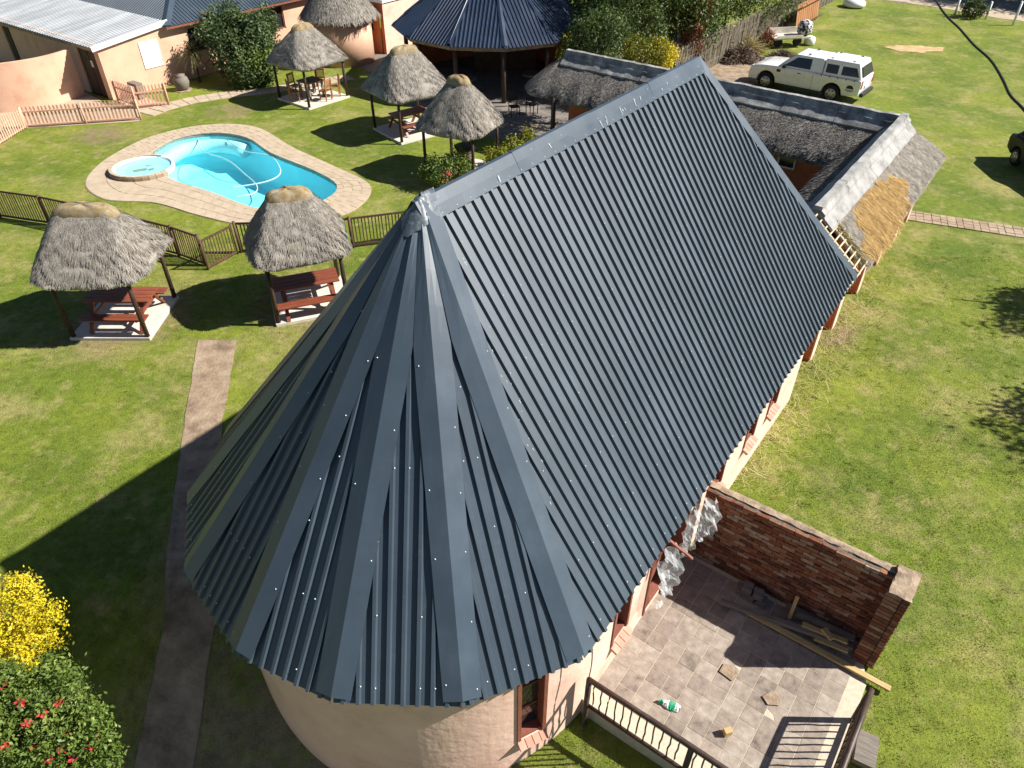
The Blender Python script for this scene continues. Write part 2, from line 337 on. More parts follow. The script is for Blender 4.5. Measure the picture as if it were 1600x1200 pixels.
def water_mat():
    m = bpy.data.materials.new('pool_water'); m.use_nodes = True; t = m.node_tree; N = t.nodes; N.remove(N['Principled BSDF'])
    tr = N.new('ShaderNodeBsdfTransparent'); tr.inputs[0].default_value = (.66, .975, 1, 1)
    gl = N.new('ShaderNodeBsdfGlossy'); gl.inputs['Roughness'].default_value = .08
    lw = N.new('ShaderNodeLayerWeight'); lw.inputs[0].default_value = .5; pw_ = N.new('ShaderNodeMath'); pw_.operation = 'POWER'; pw_.inputs[1].default_value = 5; lk(t, lw.outputs['Facing'], pw_.inputs[0])   # Schlick, the same from both sides
    fr = N.new('ShaderNodeMath'); fr.operation = 'MULTIPLY_ADD'; fr.inputs[1].default_value = .9; fr.inputs[2].default_value = .02; lk(t, pw_.outputs[0], fr.inputs[0]); mx = N.new('ShaderNodeMixShader')
    n = N.new('ShaderNodeTexNoise'); n.inputs['Scale'].default_value = 3.5; n.inputs['Detail'].default_value = 3
    g = N.new('ShaderNodeNewGeometry'); lk(t, g.outputs['Position'], n.inputs['Vector'])
    bp = N.new('ShaderNodeBump'); bp.inputs['Distance'].default_value = .002; lk(t, n.outputs[0], bp.inputs['Height']); lk(t, bp.outputs[0], gl.inputs['Normal'])
    lk(t, fr.outputs[0], mx.inputs[0]); lk(t, tr.outputs[0], mx.inputs[1]); lk(t, gl.outputs[0], mx.inputs[2]); lk(t, mx.outputs[0], N['Material Output'].inputs[0]); return m
m_water = water_mat()
# ------------------------------------------------------------------ pool outline (inner edge, outer paving edge)
PP = [((-14.55,28.15),(-15.75,29.2)),((-14.2,30.0),(-15.0,30.65)),((-12.85,30.8),(-13.4,31.75)),((-11.2,30.27),(-11.2,31.55)),((-9.66,28.49),(-8.95,29.1)),
      ((-7.6,26.75),(-6.9,27.15)),((-6.44,25.37),(-5.2,25.3)),((-6.60,24.15),(-5.5,23.2)),((-7.7,23.35),(-7.2,22.05)),((-9.03,23.48),(-9.0,22.15)),
      ((-10.91,24.75),(-10.7,22.85)),((-12.5,25.7),(-12.6,23.85)),((-13.1,26.25),(-14.4,24.1)),((-13.5,26.9),(-15.75,25.4)),((-14.05,27.5),(-16.1,27.3))]
POOL_IN = [(p.x, p.y) for p in spline([(*a, 0) for a, b in PP], 8)]
POOL_OUT = [(p.x, p.y) for p in spline([(*b, 0) for a, b in PP], 8)]
POOL_MID = [((a[0]*.7+b[0]*.3), (a[1]*.7+b[1]*.3)) for a, b in zip(POOL_IN, POOL_OUT)]

# ------------------------------------------------------------------ ground and laid surfaces
def build_ground():
    V = [Vector(p) for p in POOL_MID]; n = len(V); E_ = [(i, (i+1) % n) for i in range(n)]
    for x in np.arange(-16, 16.1, 2.):
        for y in np.arange(1, 9.01, .25): V.append(Vector((x, y)))
    for x in (-400, -150, -60, -30, 30, 60, 150, 400):
        for y in (-200, -50, 1, 4.5, 5, 5.5, 6, 6.5, 7, 9, 20, 35, 60, 120, 300, 700): V.append(Vector((x, y)))
    for x in range(-24, 25, 8):
        for y in (-200, 12, 20, 34, 40, 50, 60, 120, 700): V.append(Vector((x, y)))
    vo, eo, fo, *_ = delaunay_2d_cdt(V, E_, [], 0, 1e-5)
    cx = np.array([sum(vo[i].x for i in f)/3 for f in fo]); cy = np.array([sum(vo[i].y for i in f)/3 for f in fo])
    ins = inpoly(cx, cy, POOL_MID)
    me = bpy.data.meshes.new('ground'); me.from_pydata([(v.x, v.y, float(zg(v.x, v.y))) for v in vo], [], [f for f, k in zip(fo, ins) if not k]); me.update()
    return tag(mk('ground', me, m_lawn), kind='structure')
build_ground()
def sheet(name, poly, z, m, edge=0.0, sub=.6):
    """a laid surface following the ground, with an uneven border"""
    P = []
    for i in range(len(poly)):
        a, b = Vector(poly[i]), Vector(poly[(i+1) % len(poly)]); k = max(1, int((b-a).length/sub))
        for j in range(k):
            q = a.lerp(b, j/k); P.append((q.x+jit(edge), q.y+jit(edge)))
    me = bpy.data.meshes.new(name)
    vo, eo, fo, *_ = delaunay_2d_cdt([Vector(p) for p in P], [(i, (i+1) % len(P)) for i in range(len(P))], [], 1, 1e-5)
    me.from_pydata([(v.x, v.y, float(zg(v.x, v.y))+z) for v in vo], [], fo); me.update()
    return tag(mk(name, me, m), kind='structure')
PATH_L = [(-8.25,15.55),(-7.2,15.5),(-6.62,12.4),(-5.95,10.0),(-5.25,7.4),(-5.25,5.3),(-5.0,2.0),(-6.1,2.0),(-6.2,5.3),(-6.15,7.4),(-6.85,10.0),(-7.45,12.3)]
sheet('path', PATH_L, .012, m_dirt, .02, .35)
EDGE_L = [(-8.25,15.55),(-7.45,12.3),(-6.85,10.0),(-6.15,7.4),(-6.2,5.3),(-6.1,2.0)]
sheet('path_edging', EDGE_L+[(x+.10, y) for x, y in EDGE_L[::-1]], .016, m_dirt, .02, .3)
DIRT_A = [(-5.2,7.0),(-4.4,4.0),(-3.0,3.5),(-1.0,4.2),(.4,4.6),(-1.3,5.2),(-3.6,6.0),(-5.0,9.0),(-5.9,10.4),(-6.3,10.1)]
PAVE_L = [(-24,28.6),(-21.2,28.8),(-21.05,31.4),(-16.5,32.3),(-17.0,33.4),(-16.3,34.6),(-17.5,35.6),(-19.2,34.8),(-20.8,36.4),(-24,39)]
sheet('entrance_paving', PAVE_L, .008, m_paver, .04)
COURT = [(-8.4,43.2),(-8.0,40.6),(-6.6,38.2),(-4.6,34.2),(-1.6,31.2),(1.2,29.6),NA(-16.4,24).to_2d(),NA(-3,24).to_2d(),NA(-3,19).to_2d(),NA(-6,17.2).to_2d(),NA(-9,12).to_2d(),NA(-9.9,16).to_2d(),NA(-16.4,22.3).to_2d(),(0.2,28.4),(2.0,31.5),(6.5,37),(5.0,44),(0,46),(-6,45)]
COURT = [(-8.4,43.2),(-8.0,40.6),(-6.6,38.2),(-4.6,34.2),(-1.6,31.0),(0.6,29.0),(3.0,27.0),(6.0,23.0),(9.5,20.0),(12.0,22.0),(8.0,26.0),(4.6,29.5),(3.2,34.0),(4.6,38.0),(4.0,44),(0,46),(-6,45)]
sheet('courtyard_paving', COURT, .010, m_greypave, .03)
BED = [(3.2,34.0),(4.6,29.6),(12.2,23.2),(13.5,26),(10.6,31),(10.5,38.5),(7.2,41.0),(10.0,44.5),(14,50),(10,56),(2,52),(2.0,45),(4.6,38)]
sheet('planting_bed', BED, .006, m_dirt, .2)
sheet('bare_yard', [(9.0,39.2),(11.0,37.2),(13.2,38.4),(14.2,41.2),(13.9,43.4),(12.2,43.2),(10.6,41.8)], .011, m_dirt, .18, .4)
sheet('sand_patch', [(21.5,44.6),(22.3,45.15),(23.5,45.1),(24.9,44.5),(24.6,43.9),(23.0,43.45),(21.9,43.9)], .02, m_sand, .12, .25)
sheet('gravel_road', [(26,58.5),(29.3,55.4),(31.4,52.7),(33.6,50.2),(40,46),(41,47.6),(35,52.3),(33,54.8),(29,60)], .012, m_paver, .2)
sheet('tree_shade_sheet', [(24,58.6),(28.6,56.2),(33,54.9),(35.2,52.5),(42,47.6),(60,60),(40,75),(20,70)], .008, m_greypave, .3)  # dark sheet beyond the gravel, its grey standing in for tree shade

# ------------------------------------------------------------------ generic builders
def wall_path(pts, thick, z0, z1, openings=()):
    """pts: outer face, outward on the right of travel; openings (s0,s1,zb,zt) by arc length"""
    P = [Vector(p) for p in pts]; S = [0]
    for a, b in zip(P, P[1:]): S.append(S[-1]+(b-a).length)
    T = []
    for k in range(len(P)):
        d = (P[min(k+1,len(P)-1)]-P[max(k-1,0)]).normalized(); T.append(Vector((-d.y, d.x)))
    def at(s):
        for k in range(len(S)-1):
            if s <= S[k+1]+1e-9:
                t = (s-S[k])/max(1e-9, S[k+1]-S[k]); o = P[k].lerp(P[k+1], t); nn = T[k].lerp(T[k+1], t).normalized(); return o, o+nn*thick
        return P[-1], P[-1]+T[-1]*thick
    cuts = sorted(set([round(s, 5) for s in S]+[round(x, 5) for o in openings for x in o[:2]]))
    mb = MB()
    for a, b in zip(cuts, cuts[1:]):
        if b-a < 1e-4: continue
        mid = (a+b)/2; iv = [(z0, z1)]
        for o in openings:
            if o[0] < mid < o[1]: iv = [(x, y) for x, y in ((z0, o[2]), (o[3], z1)) if y-x > .01]
        (oa, ia), (ob, ib) = at(a), at(b)
        for za, zb in iv:
            i = len(mb.v)
            for z in (za, zb):
                for q in (oa, ob, ib, ia): mb.v.append((q.x, q.y, z))
            mb.f += [(i,i+3,i+2,i+1),(i+4,i+5,i+6,i+7),(i,i+1,i+5,i+4),(i+2,i+3,i+7,i+6)]
            mb.f += [(i+1,i+2,i+6,i+5),(i+3,i,i+4,i+7)]
    return mb, at
def ribbed(O, ex, es, x0, x1, smin, smax, pitch=.184, h=.042, phase=0.):
    """ribbed steel sheet: eave runs along ex, ribs up along es"""
    O, ex, es = Vector(O), Vector(ex), Vector(es); en = ex.cross(es).normalized()
    if en.z < 0: en = -en
    prof = [(0, 0), (.55, 0), (.64, 1), (.87, 1), (.96, 0)]
    xs = []
    k = math.floor((x0-phase)/pitch)-1
    while phase+k*pitch <= x1:
        for f, hh in prof:
            x = phase+(k+f)*pitch
            if x0 < x < x1: xs.append((x, hh*h))
        k += 1
    def hat(x):
        f = ((x-phase)/pitch) % 1.0
        for (a, p), (b, q) in zip(prof, prof[1:]+[(1.0, 0)]):
            if a <= f <= b: return (p+(q-p)*(f-a)/(b-a))*h
        return 0
    xs = [(x0, hat(x0))]+xs+[(x1, hat(x1))]
    mb = MB()
    for x, hh in xs:
        a, b = smin(x), max(smax(x), smin(x)+.001)
        for j in range(5): mb.v.append(tuple(O+ex*x+es*(a+(b-a)*j/4)+en*hh))
    for i in range(len(xs)-1):
        for j in range(4):
            a = i*5+j; mb.f.append((a, a+5, a+6, a+1))
    return mb, en
def straws(S, n, length=.28, wid=.013, lift=.03, seed=1, mask=None, jitter=.22, vmin=.0, vmax=1., umin=0., umax=1.):
    """loose straw ends lying down the slope of a thatched surface S(u,v) (v=0 at the eave)"""
    r = np.random.default_rng(seed); u = r.uniform(umin, umax, n); v = r.uniform(vmin, vmax, n)
    if mask is not None:
        k = mask(u, v); u, v = u[k], v[k]; n = len(u)
    p = S(u, v); d = S(u, v-.02)-p; d /= np.linalg.norm(d, axis=1, keepdims=True)+1e-9
    e = S(u+.004, v)-p; nn = np.cross(e, -d); nn /= np.linalg.norm(nn, axis=1, keepdims=True)+1e-9
    nn[nn[:, 2] < 0] *= -1
    sd_ = np.cross(nn, d); d = d+sd_*r.normal(0, jitter, (n, 1)); d /= np.linalg.norm(d, axis=1, keepdims=True)
    L = length*r.uniform(.5, 1.4, (n, 1)); W = wid*r.uniform(.6, 1.5, (n, 1)); lf = lift*r.uniform(.2, 1.3, (n, 1))
    sd_ = np.cross(nn, d)
    a = p-sd_*W+nn*.003; b = p+sd_*W+nn*.003; c = p+d*L+sd_*W*.6+nn*lf; e2 = p+d*L-sd_*W*.6+nn*lf
    return np.stack([a, b, c, e2], 1), r.uniform(0, 1, n)
def surf(S, nu, nv, noise=.02, closed=True, seed=3):
    r = np.random.default_rng(seed); U = np.arange(nu+(0 if closed else 1))/nu; mb = MB(); m = len(U)
    for j in range(nv+1):
        p = S(U, np.full(m, j/nv))+r.normal(0, noise, (m, 3))*(1 if 0 < j < nv else .4)
        mb.v += [tuple(q) for q in p]
    for j in range(nv):
        for i in range(m if closed else m-1):
            a, b = j*m+i, j*m+(i+1) % m; mb.f.append((a, b, b+m, a+m))
    return mb
def leaf_cloud(blobs, n, size, seed=1, clump=.22, per=26, shell=.6, aspect=.5, flatten=0):
    """leaf shaped faces in clumps spread through the crown's lobes"""
    r = np.random.default_rng(seed); nb = len(blobs); B = np.array(blobs, float)
    vol = (B[:, 3]*B[:, 4]*B[:, 5])**(2/3); K = max(nb, n//per); bi = r.choice(nb, K, p=vol/vol.sum())
    d = r.normal(size=(K, 3)); d /= np.linalg.norm(d, axis=1, keepdims=True)
    rad = shell+(1-shell)*r.uniform(0, 1, K)**.5*r.uniform(.75, 1.18, K)
    cc = B[bi, :3]+d*B[bi, 3:6]*rad[:, None]; cv = r.uniform(0, 1, K)
    ci = r.integers(0, K, n); g = r.normal(size=(n, 3)); p = cc[ci]+g*clump*r.uniform(.4, 1.1, (n, 1))
    nn = d[ci]*.7+r.normal(size=(n, 3))*.75+np.array([0, 0, .35]); nn /= np.linalg.norm(nn, axis=1, keepdims=True)
    t = np.cross(nn, r.normal(size=(n, 3))); t /= np.linalg.norm(t, axis=1, keepdims=True)+1e-9; s = np.cross(nn, t)
    L = size*r.uniform(.55, 1.4, (n, 1)); W = L*aspect
    V = np.stack([p-t*L*.5, p+s*W*.5+nn*L*.06, p+t*L*.5, p-s*W*.5+nn*L*.06], 1)
    return V, np.clip(.55*cv[ci]+.45*r.uniform(0, 1, n), 0, 1)
def trunk(mb, base, top, r0, r1, bends=4, limbs=5, spread=1.2, seed=1):
    rr = random.Random(seed); b, t = Vector(base), Vector(top); pts = []
    for k in range(bends+1):
        q = b.lerp(t, k/bends); pts.append(q+Vector((rr.uniform(-.12,.12), rr.uniform(-.12,.12), 0))*(1 if k else 0))
    mb.tube(pts, [r0+(r1-r0)*k/bends for k in range(bends+1)], 7)
    for k in range(limbs):
        f = rr.uniform(.35, .95); q = b.lerp(t, f); a = rr.uniform(0, 6.28); L = spread*rr.uniform(.6, 1.2)
        e = q+Vector((math.cos(a)*L, math.sin(a)*L, L*rr.uniform(.3, .9)))
        mb.tube([q, q.lerp(e, .5)+Vector((0,0,.1)), e], [r1*1.1, r1*.7, r1*.3], 5)
def shaggy(blobs, k, r0, seed, up=.3):
    rr = random.Random(seed); out = list(blobs)
    for _ in range(k):
        b = rr.choice(blobs); a = rr.uniform(0, 6.283); e = rr.uniform(-.3, 1.2); q = rr.uniform(.85, 1.25); r_ = r0*rr.uniform(.5, 1.2)
        out.append((b[0]+b[3]*q*math.cos(a)*math.cos(e), b[1]+b[4]*q*math.sin(a)*math.cos(e), b[2]+b[5]*q*math.sin(e), r_, r_, r_*(1+up)))
    return out
def plant(name, label, cat, base, blobs, n, size, m, seed, group=None, stem=True, th=.09, clump=.22, shell=.6, top=None, extra=None, aspect=.5, crown='crown'):
    o = empty(name, base, 0, label, cat, group)
    V, var = leaf_cloud(shaggy(blobs, 5*len(blobs), .28*blobs[0][3], seed), n, size, seed, clump=clump, shell=shell, aspect=aspect)
    polys_np(crown, V, m, o, var)
    if stem:
        mb = MB(); trunk(mb, (0,0,-.1), top or (0,0,max(b[2] for b in blobs)), th, th*.45, seed=seed, spread=blobs[0][3]*.8); mb.build('trunk', m_bark, o, smooth=True)
    return o

# ------------------------------------------------------------------ the hall with the new steel roof
HC = NA(-5.94, 5.90)
hall = empty('hall', HC, AX, 'peach plastered hall with rounded end and steep slate blue ribbed steel roof', 'building')
ER, EZ, TZ, EX = 3.85, 2.40, 7.18, 3.64
HIPS = [71, 46.5, 22.5, .5, -24.5, -47.5, -71]
def EP(th, r=ER): return Vector((r*math.sin(R(th)), -r*math.cos(R(th)), EZ))
YF, YR = 10.67, 7.95                         # far eave corner, far ridge end
RX, AY = .12, .10
APEX, FAR = Vector((RX, AY, TZ)), Vector((RX, YR, TZ))
SL = math.hypot(EX, TZ-EZ)
SCREWS = []
def main_plane(sgn):
    A = Vector((sgn*EX, -1.25, EZ)); ex = Vector((0, 1, 0)); es = Vector((RX-sgn*EX, 0, TZ-EZ)); SL = es.length; es = es/SL; W = YF+1.25
    top = lambda x: SL*min(1, x/(1.25+AY), (W-x)/(YF-YR))-.02
    x = 0.0; pitch = .184; sw = pitch*4
    while x < W-.01:
        e = min(x+sw, W); dz = jit(.003)
        mb, en = ribbed(A+Vector((0, 0, dz)), ex, (es+Vector((0, jit(.0006), jit(.0012)))).normalized(), x, e, lambda q: -.07+jit(.006), top)
        mb.build('roof_sheet', m_roof, hall); x = e
    if sgn > 0:
        k = 0; q = .08
        while q < W:
            for i, s in enumerate(np.arange(.12, SL, .86)):
                if s < top(q)-.15 and (k+i) % 2 == 0 and random.random() < .72: SCREWS.append((A+ex*(q+.053)+es*(s+jit(.02))+en*.043, en))
            q += pitch; k += 1
main_plane(1); main_plane(-1)
def facet(A, B, C, name='roof_sheet', m=m_roof, parent=hall, screws=True, drop=.07):
    ex = (B-A).normalized(); wd = (B-A).length; xc = (C-A).dot(ex); f = C-A-ex*xc; L = f.length; es = f/L
    top = lambda x: max(0, L*min(x/xc, (wd-x)/(wd-xc)))-.02
    mb, en = ribbed(A, ex, es, 0.001, wd-.001, lambda q: -drop, top, phase=jit(.08)); o = mb.build(name, m, parent)
    if screws:
        for q in np.arange(.16, wd, .184):
            for s in np.arange(.15, L, .9):
                if s < top(q)-.5 and random.random() < .5: SCREWS.append((A+ex*q+es*(s+jit(.02))+en*.043, en))
    return o
for a, b in zip(HIPS, HIPS[1:]): facet(EP(b), EP(a), APEX)
FE = [Vector((EX, YF, EZ)), Vector((1.6, YF+1.1, EZ)), Vector((-1.6, YF+1.1, EZ)), Vector((-EX, YF, EZ))]
for a, b in zip(FE, FE[1:]): facet(a, b, FAR, screws=False)
def flashing(E, C, nl, nr, wl, wr, name='hip_flashing', lift=.045, m=m_flash, dent=.004, width=.24, cut=.995, seg=14, scr=True):
    """folded strip over a hip from eave point E to top C; nl/nr: directions into the facets, wl/wr: room functions"""
    mb = MB(); ax = C-E; up = Vector((0, 0, 1))
    for k in range(seg+1):
        t = -.012+(cut+.012)*k/seg; p = E+ax*t; l = min(width, wl(t)); r = min(width, wr(t))
        tw = jit(dent*.5); cl = ax.normalized()*(l*.135 if k == 0 else 0); cr_ = ax.normalized()*(r*.135 if k == 0 else 0)
        mb.v += [tuple(p+cl+nl*l+up*(lift*1.62+jit(dent))), tuple(p+cl*.5+nl*l*.5+up*(lift*2.06+tw)), tuple(p+up*(lift*2.5)), tuple(p+cr_*.5+nr*r*.5+up*(lift*2.06-tw)), tuple(p+cr_+nr*r+up*(lift*1.62+jit(dent)))]
    for k in range(seg):
        for j in range(4): a = k*5+j; mb.f.append((a, a+1, a+6, a+5))
    o = mb.build(name, m, hall)
    if scr:
        n_ = nl.cross(ax).normalized(); n_ = n_ if n_.z > 0 else -n_; n2 = nr.cross(ax).normalized(); n2 = n2 if n2.z > 0 else -n2
        for t in np.arange(.02, .86, .13):
            for nd, nv, rm in ((nl, n_, wl), (nr, n2, wr)):
                if rm(t) > .26 and random.random() < .6: SCREWS.append((E+ax*(t+jit(.01))+nd*.19+up*(lift*1.76), nv))
    return o
def inplane(E, C, other):
    ax = (C-E).normalized(); d = other-E; d = d-ax*d.dot(ax); return d.normalized()
n_h = len(HIPS)
for i, th in enumerate(HIPS):
    E_ = EP(th)
    L_o = EP(HIPS[i+1]) if i < n_h-1 else Vector((-EX, 3, EZ)); R_o = EP(HIPS[i-1]) if i else Vector((EX, 3, EZ))
    nl, nr = inplane(E_, APEX, L_o), inplane(E_, APEX, R_o)
    room = lambda t: .79*(1-t)*.985+.004
    big = lambda t: 5
    flashing(E_, APEX, nl, nr, room if i < n_h-1 else big, room if i else big, lift=.050+.003*(i % 2))
for sgn in (1, -1):
    E_ = Vector((sgn*EX, YF, EZ)); flashing(E_, FAR, inplane(E_, FAR, Vector((sgn*EX, 0, EZ))), inplane(E_, FAR, Vector((0, YF+1.1, EZ))), lambda t: .5, lambda t: .5, 'hip_flashing', width=.17)
def ridge_cap():
    dn = Vector((EX-RX, 0, EZ-TZ)).normalized(); dl = Vector((-EX-RX, 0, EZ-TZ)).normalized(); y = AY-.12; k = 0
    while y < YR+.05:
        e = min(y+2.05, YR+.06); mb = MB(); z = .104+(k % 2)*.008
        n = 8
        for j in range(n+1):
            p = Vector((RX, y+(e-y)*j/n, TZ)); up = Vector((0, 0, z))
            mb.v += [tuple(p+dl*.34+up*.7+Vector((0,0,jit(.004)))), tuple(p+dl*.05+up), tuple(p+dn*.05+up), tuple(p+dn*.19+up*.9+Vector((0,0,jit(.004)))), tuple(p+dn*.33+up*.72+Vector((jit(.003),0,jit(.004))))]
        for j in range(n):
            for q in range(4): a = j*5+q; mb.f.append((a, a+1, a+6, a+5))
        mb.build('ridge_capping', m_flash, hall)
        y = e-.08 if e < YR else 99; k += 1
    nv = Vector((TZ-EZ, 0, EX)).normalized()
    for y in np.arange(.3, YR, .28): SCREWS.append((Vector((RX, y+jit(.02), TZ))+dn*.29+Vector((0,0,.082)), nv))
    for y in np.arange(.5, YR, .9): SCREWS.append((Vector((RX, y+jit(.2), TZ))+dn*(.15+jit(.06))+Vector((0,0,.10)), nv))
ridge_cap()
def apex_cap():
    mb = MB(); seg, rg = 22, 6; rr = random.Random(4)
    for k in range(rg+1):
        f = k/rg
        for j in range(seg):
            t = 2*math.pi*j/seg; rad = (.04+.25*f)*(1+.12*math.sin(3*t+1)+rr.uniform(-.06, .06)); front = max(0, -math.cos(t-.9))
            x, y = math.sin(t)*rad, -math.cos(t)*rad
            back = max(0, y)
            mb.v.append((x*(.8)+RX, y*1.0-.02+AY, TZ+.135-1.26*math.hypot(x*.86, min(0, y))*.98-.02*f+rr.uniform(-.012, .012)+(0 if y < 0 else -abs(x)*.15)))
    for k in range(rg):
        for j in range(seg): a = k*seg+j; b = k*seg+(j+1) % seg; mb.f.append((a, b, b+seg, a+seg))
    mb.f.append(tuple(range(seg))[::-1])
    mb.build('apex_cap', m_seal, hall, smooth=True)
apex_cap()
def screw_mesh():
    V = []
    for p, nv in SCREWS:
        nv = Vector(nv); a = nv.cross(Vector((0,0,1))).normalized(); b = nv.cross(a); r_ = .0118
        c = [p+nv*.003+(a*math.cos(t)+b*math.sin(t))*r_ for t in (0, 1.571, 3.142, 4.712)]; tp = p+nv*.013
        for j in range(4): V.append([c[j], c[(j+1) % 4], tp])
    return polys_np('roof_screws', np.array(V), m_screw, hall, kind='stuff')
screw_mesh()
def smears():
    rr = random.Random(12); V = []; dn = Vector((EX-RX, 0, EZ-TZ)).normalized(); up = Vector((dn.z*-1, 0, dn.x)).normalized()
    def streak(p, d, l, w_):
        d = d.normalized(); sx = d.cross(up).normalized()*w_; V.append([p-sx, p+sx, p+d*l+sx*.4, p+d*l-sx*.4])
    for k in range(12):                       # drips and scuffs on the ridge capping
        y = rr.choice((rr.uniform(.3, 7.6), rr.uniform(3.5, 6.5))); streak(Vector((RX, y, TZ))+dn*rr.uniform(.08, .2)+up*.070, dn+Vector((0, rr.uniform(-.25, .25), 0)), rr.uniform(.03, .14), rr.uniform(.003, .008))
    hp_ = (EP(71)-APEX).normalized()
    for k in range(60):                      # sealant dust trailing down beside the first hip
        f = rr.uniform(.02, 1)**1.6; p = APEX+hp_*(f*4.2)+Vector((0, 1, 0))*(.30+f*.12+rr.gauss(0, .05))+up*.043; q = p.x
        s_ = (EX-q)/(EX-RX); p.z = EZ+(TZ-EZ)*s_; p = p+up*.004
        streak(p, dn+Vector((0, rr.uniform(-.1, .1), 0)), rr.uniform(.01, .05), rr.uniform(.0015, .004))
    return polys_np('sealant_smears', np.array(V), m_screw, hall, kind='stuff')
smears()
# walls
WR_ = 3.45
arc = [(WR_*math.sin(R(t)), -WR_*math.cos(R(t))) for t in np.linspace(-90, 90, 97)]
hw = [(-WR_, 9.2)]+[(-WR_, y) for y in (6, 3)]+arc+[(WR_, y) for y in (3, 6)]+[(WR_, 8.5)]
S0 = 9.2; SA = WR_*math.pi
def s_arc(th): return S0+SA*(th+90)/180
def s_str(a): return S0+SA+(a-5.90)
WINS = [(s_arc(59.5), s_arc(67.5), .02, 1.86), (s_str(5.98), s_str(6.52), .62, 1.95), (s_str(7.15), s_str(8.55), .06, 2.05), (s_str(9.5), s_str(10.06), .98, 2.05), (s_str(11.1), s_str(11.66), .98, 2.05), (s_str(12.36), s_str(12.92), .98, 2.05)]
mb, h_at = wall_path(hw, .22, -2.2, 2.52, WINS); mb.build('wall', m_peach, hall)
for k, (s0, s1, zb, zt) in enumerate(WINS):
    (oa, ia), (ob, ib) = h_at(s0), h_at(s1); d = (ob-oa); wdt = d.length; d.normalize(); out = Vector((d.y, -d.x))
    wn = empty('window' if k != 2 else 'doorway'); wn.parent = hall; wn.location = (oa.x, oa.y, zb); wn.rotation_euler = (0, 0, math.atan2(d.y, d.x)); h = zt-zb
    # local: x along wall, -y outward
    for nm, bx in (('jamb', (.03, .075, h/2, .06, .20, h)), ('jamb', (wdt-.03, .075, h/2, .06, .20, h)), ('head', (wdt/2, .075, h-.03, wdt-.124, .19, .06)), ('frame_sill', (wdt/2, .09, .03, wdt-.124, .16, .06))):
        MB().box(*bx).build(nm, m_frame, wn)
    if k != 2:
        nh = 3 if h > 1.3 else 2
        for j in range(nh):
            z0, z1 = .06+(h-.12)*j/nh, .06+(h-.12)*(j+1)/nh
            MB().box(wdt/2, .15, (z0+z1)/2, wdt-.12, .006, z1-z0-.03).build('pane', m_glass, wn)
            if j: MB().box(wdt/2, .145, z0, wdt-.124, .03, .028).build('glazing_bar', m_frame, wn)
        nb = max(3, int(wdt/.11))
        tl = Matrix.Rotation(R(28), 3, 'X')
        for j in range(nb):
            MB().box(wdt*(j+.5)/nb, -.035, -.06+jit(.004), wdt/nb-.012, .20, .06, tilt=tl).build('sill_brick', m_silltile, wn)
    else:
        MB().box(wdt/2, .2, h/2, wdt-.12, .02, h-.06).build('door_leaf', m_frame, wn)
# ------------------------------------------------------------------ tiled patio, brick screen wall, railings
patio = tag(MB().prism([(-2.70,5.30),(1.0,5.30),(1.0,8.2),(.72,8.9),(-2.70,8.9)], -1.8, 0).build('patio', m_grout, None, loc=(0,0,0), rot=(0,0,AX)), kind='structure')
TP = .2945; tmesh = []
for k in range(4):
    tmesh.append(MB().box(0, 0, 0, TP-.011, TP-.011, .02).mesh('tile')); tmesh[-1].materials.append(m_tile)
broken = MB().prism([(-.14,-.14),(.14,-.14),(.142,.02),(.03,.06),(-.02,.142),(-.14,.14)], -.01, .01).mesh('tile_broken'); broken.materials.append(m_tile)
for i in range(-12, 20):
    for j in range(-12, 20):
        n_, a_ = -1.605+(i+.5)*TP, 6.465+(j+.5)*TP
        if not (-2.52 < n_-TP/2 and n_+TP/2 < 1.0-max(0, (a_-8.05)*.4) and 5.32 < a_-TP/2 and a_+TP/2 < 8.92): continue
        if (i, j) in ((2, 2), (5, 1), (8, 4)): 
            mk('tile', broken, m_tile, patio, (n_, a_, -.005), (0, 0, random.choice((0, 1.571, 3.142)))); continue
        if (i, j) in ((8, -2), (8, 3)): continue
        mk('tile', random.choice(tmesh), m_tile, patio, (n_+jit(.0015), a_+jit(.0015), -.005+jit(.0012)), (0, 0, random.choice((0, math.pi/2, math.pi))))

bw = empty('brick_screen_wall', NA(-2.40, 8.92), AX, 'rough red brick screen wall with end pillar beside the tiled patio', 'wall')
BL, BH, BC = .222, .071, .083
def brick_mesh(l, seed, d=.108, h=BH):
    rr = random.Random(seed); mb = MB().box(0, 0, 0, l, d, h); mb.v = [(x+rr.uniform(-.004,.004), y+rr.uniform(-.005,.005), z+rr.uniform(-.003,.003)) for x, y, z in mb.v]
    me = mb.mesh('brick'); me.materials.append(m_brick); return me
bfull = [brick_mesh(BL-.011, s) for s in range(5)]; bhalf = [brick_mesh(BL/2-.011, s+9) for s in range(3)]
NC = 21; WL = 3.10
MB().box(WL/2, .115, NC*BC/2, WL, .17, NC*BC-.01).build('mortar_core', m_mortar, bw)
for c in range(NC):
    x = 0.0; z = (c+.5)*BC
    if c % 2: 
        mk('brick', random.choice(bhalf), m_brick, bw, (x+BL/4, .054+jit(.005), z)); x = BL/2
    while x < WL-.06:
        l = BL if WL-x > BL*.8 else BL/2
        me = random.choice(bfull if l == BL else bhalf)
        mk('brick', me, m_brick, bw, (x+l/2+jit(.003), .054+jit(.009), z+jit(.003)), (jit(.03), jit(.018), jit(.035))); x += l
def brick_quads(boxes):
    V = []; var = []
    for (cx, cy, cz, sx, sy, sz, rz) in boxes:
        mb = MB().box(cx, cy, cz, sx, sy, sz, rz); v = mb.v
        q = random.random()
        for f in mb.f: V.append([v[i] for i in f]); var.append(q)
    return np.array(V), var
bx = []
for c in range(NC):
    x = BL/2*(c % 2)
    while x < WL: bx.append((x+BL/2+jit(.003), .172+jit(.006), (c+.5)*BC, BL-.011, .108, BH, jit(.02))); x += BL
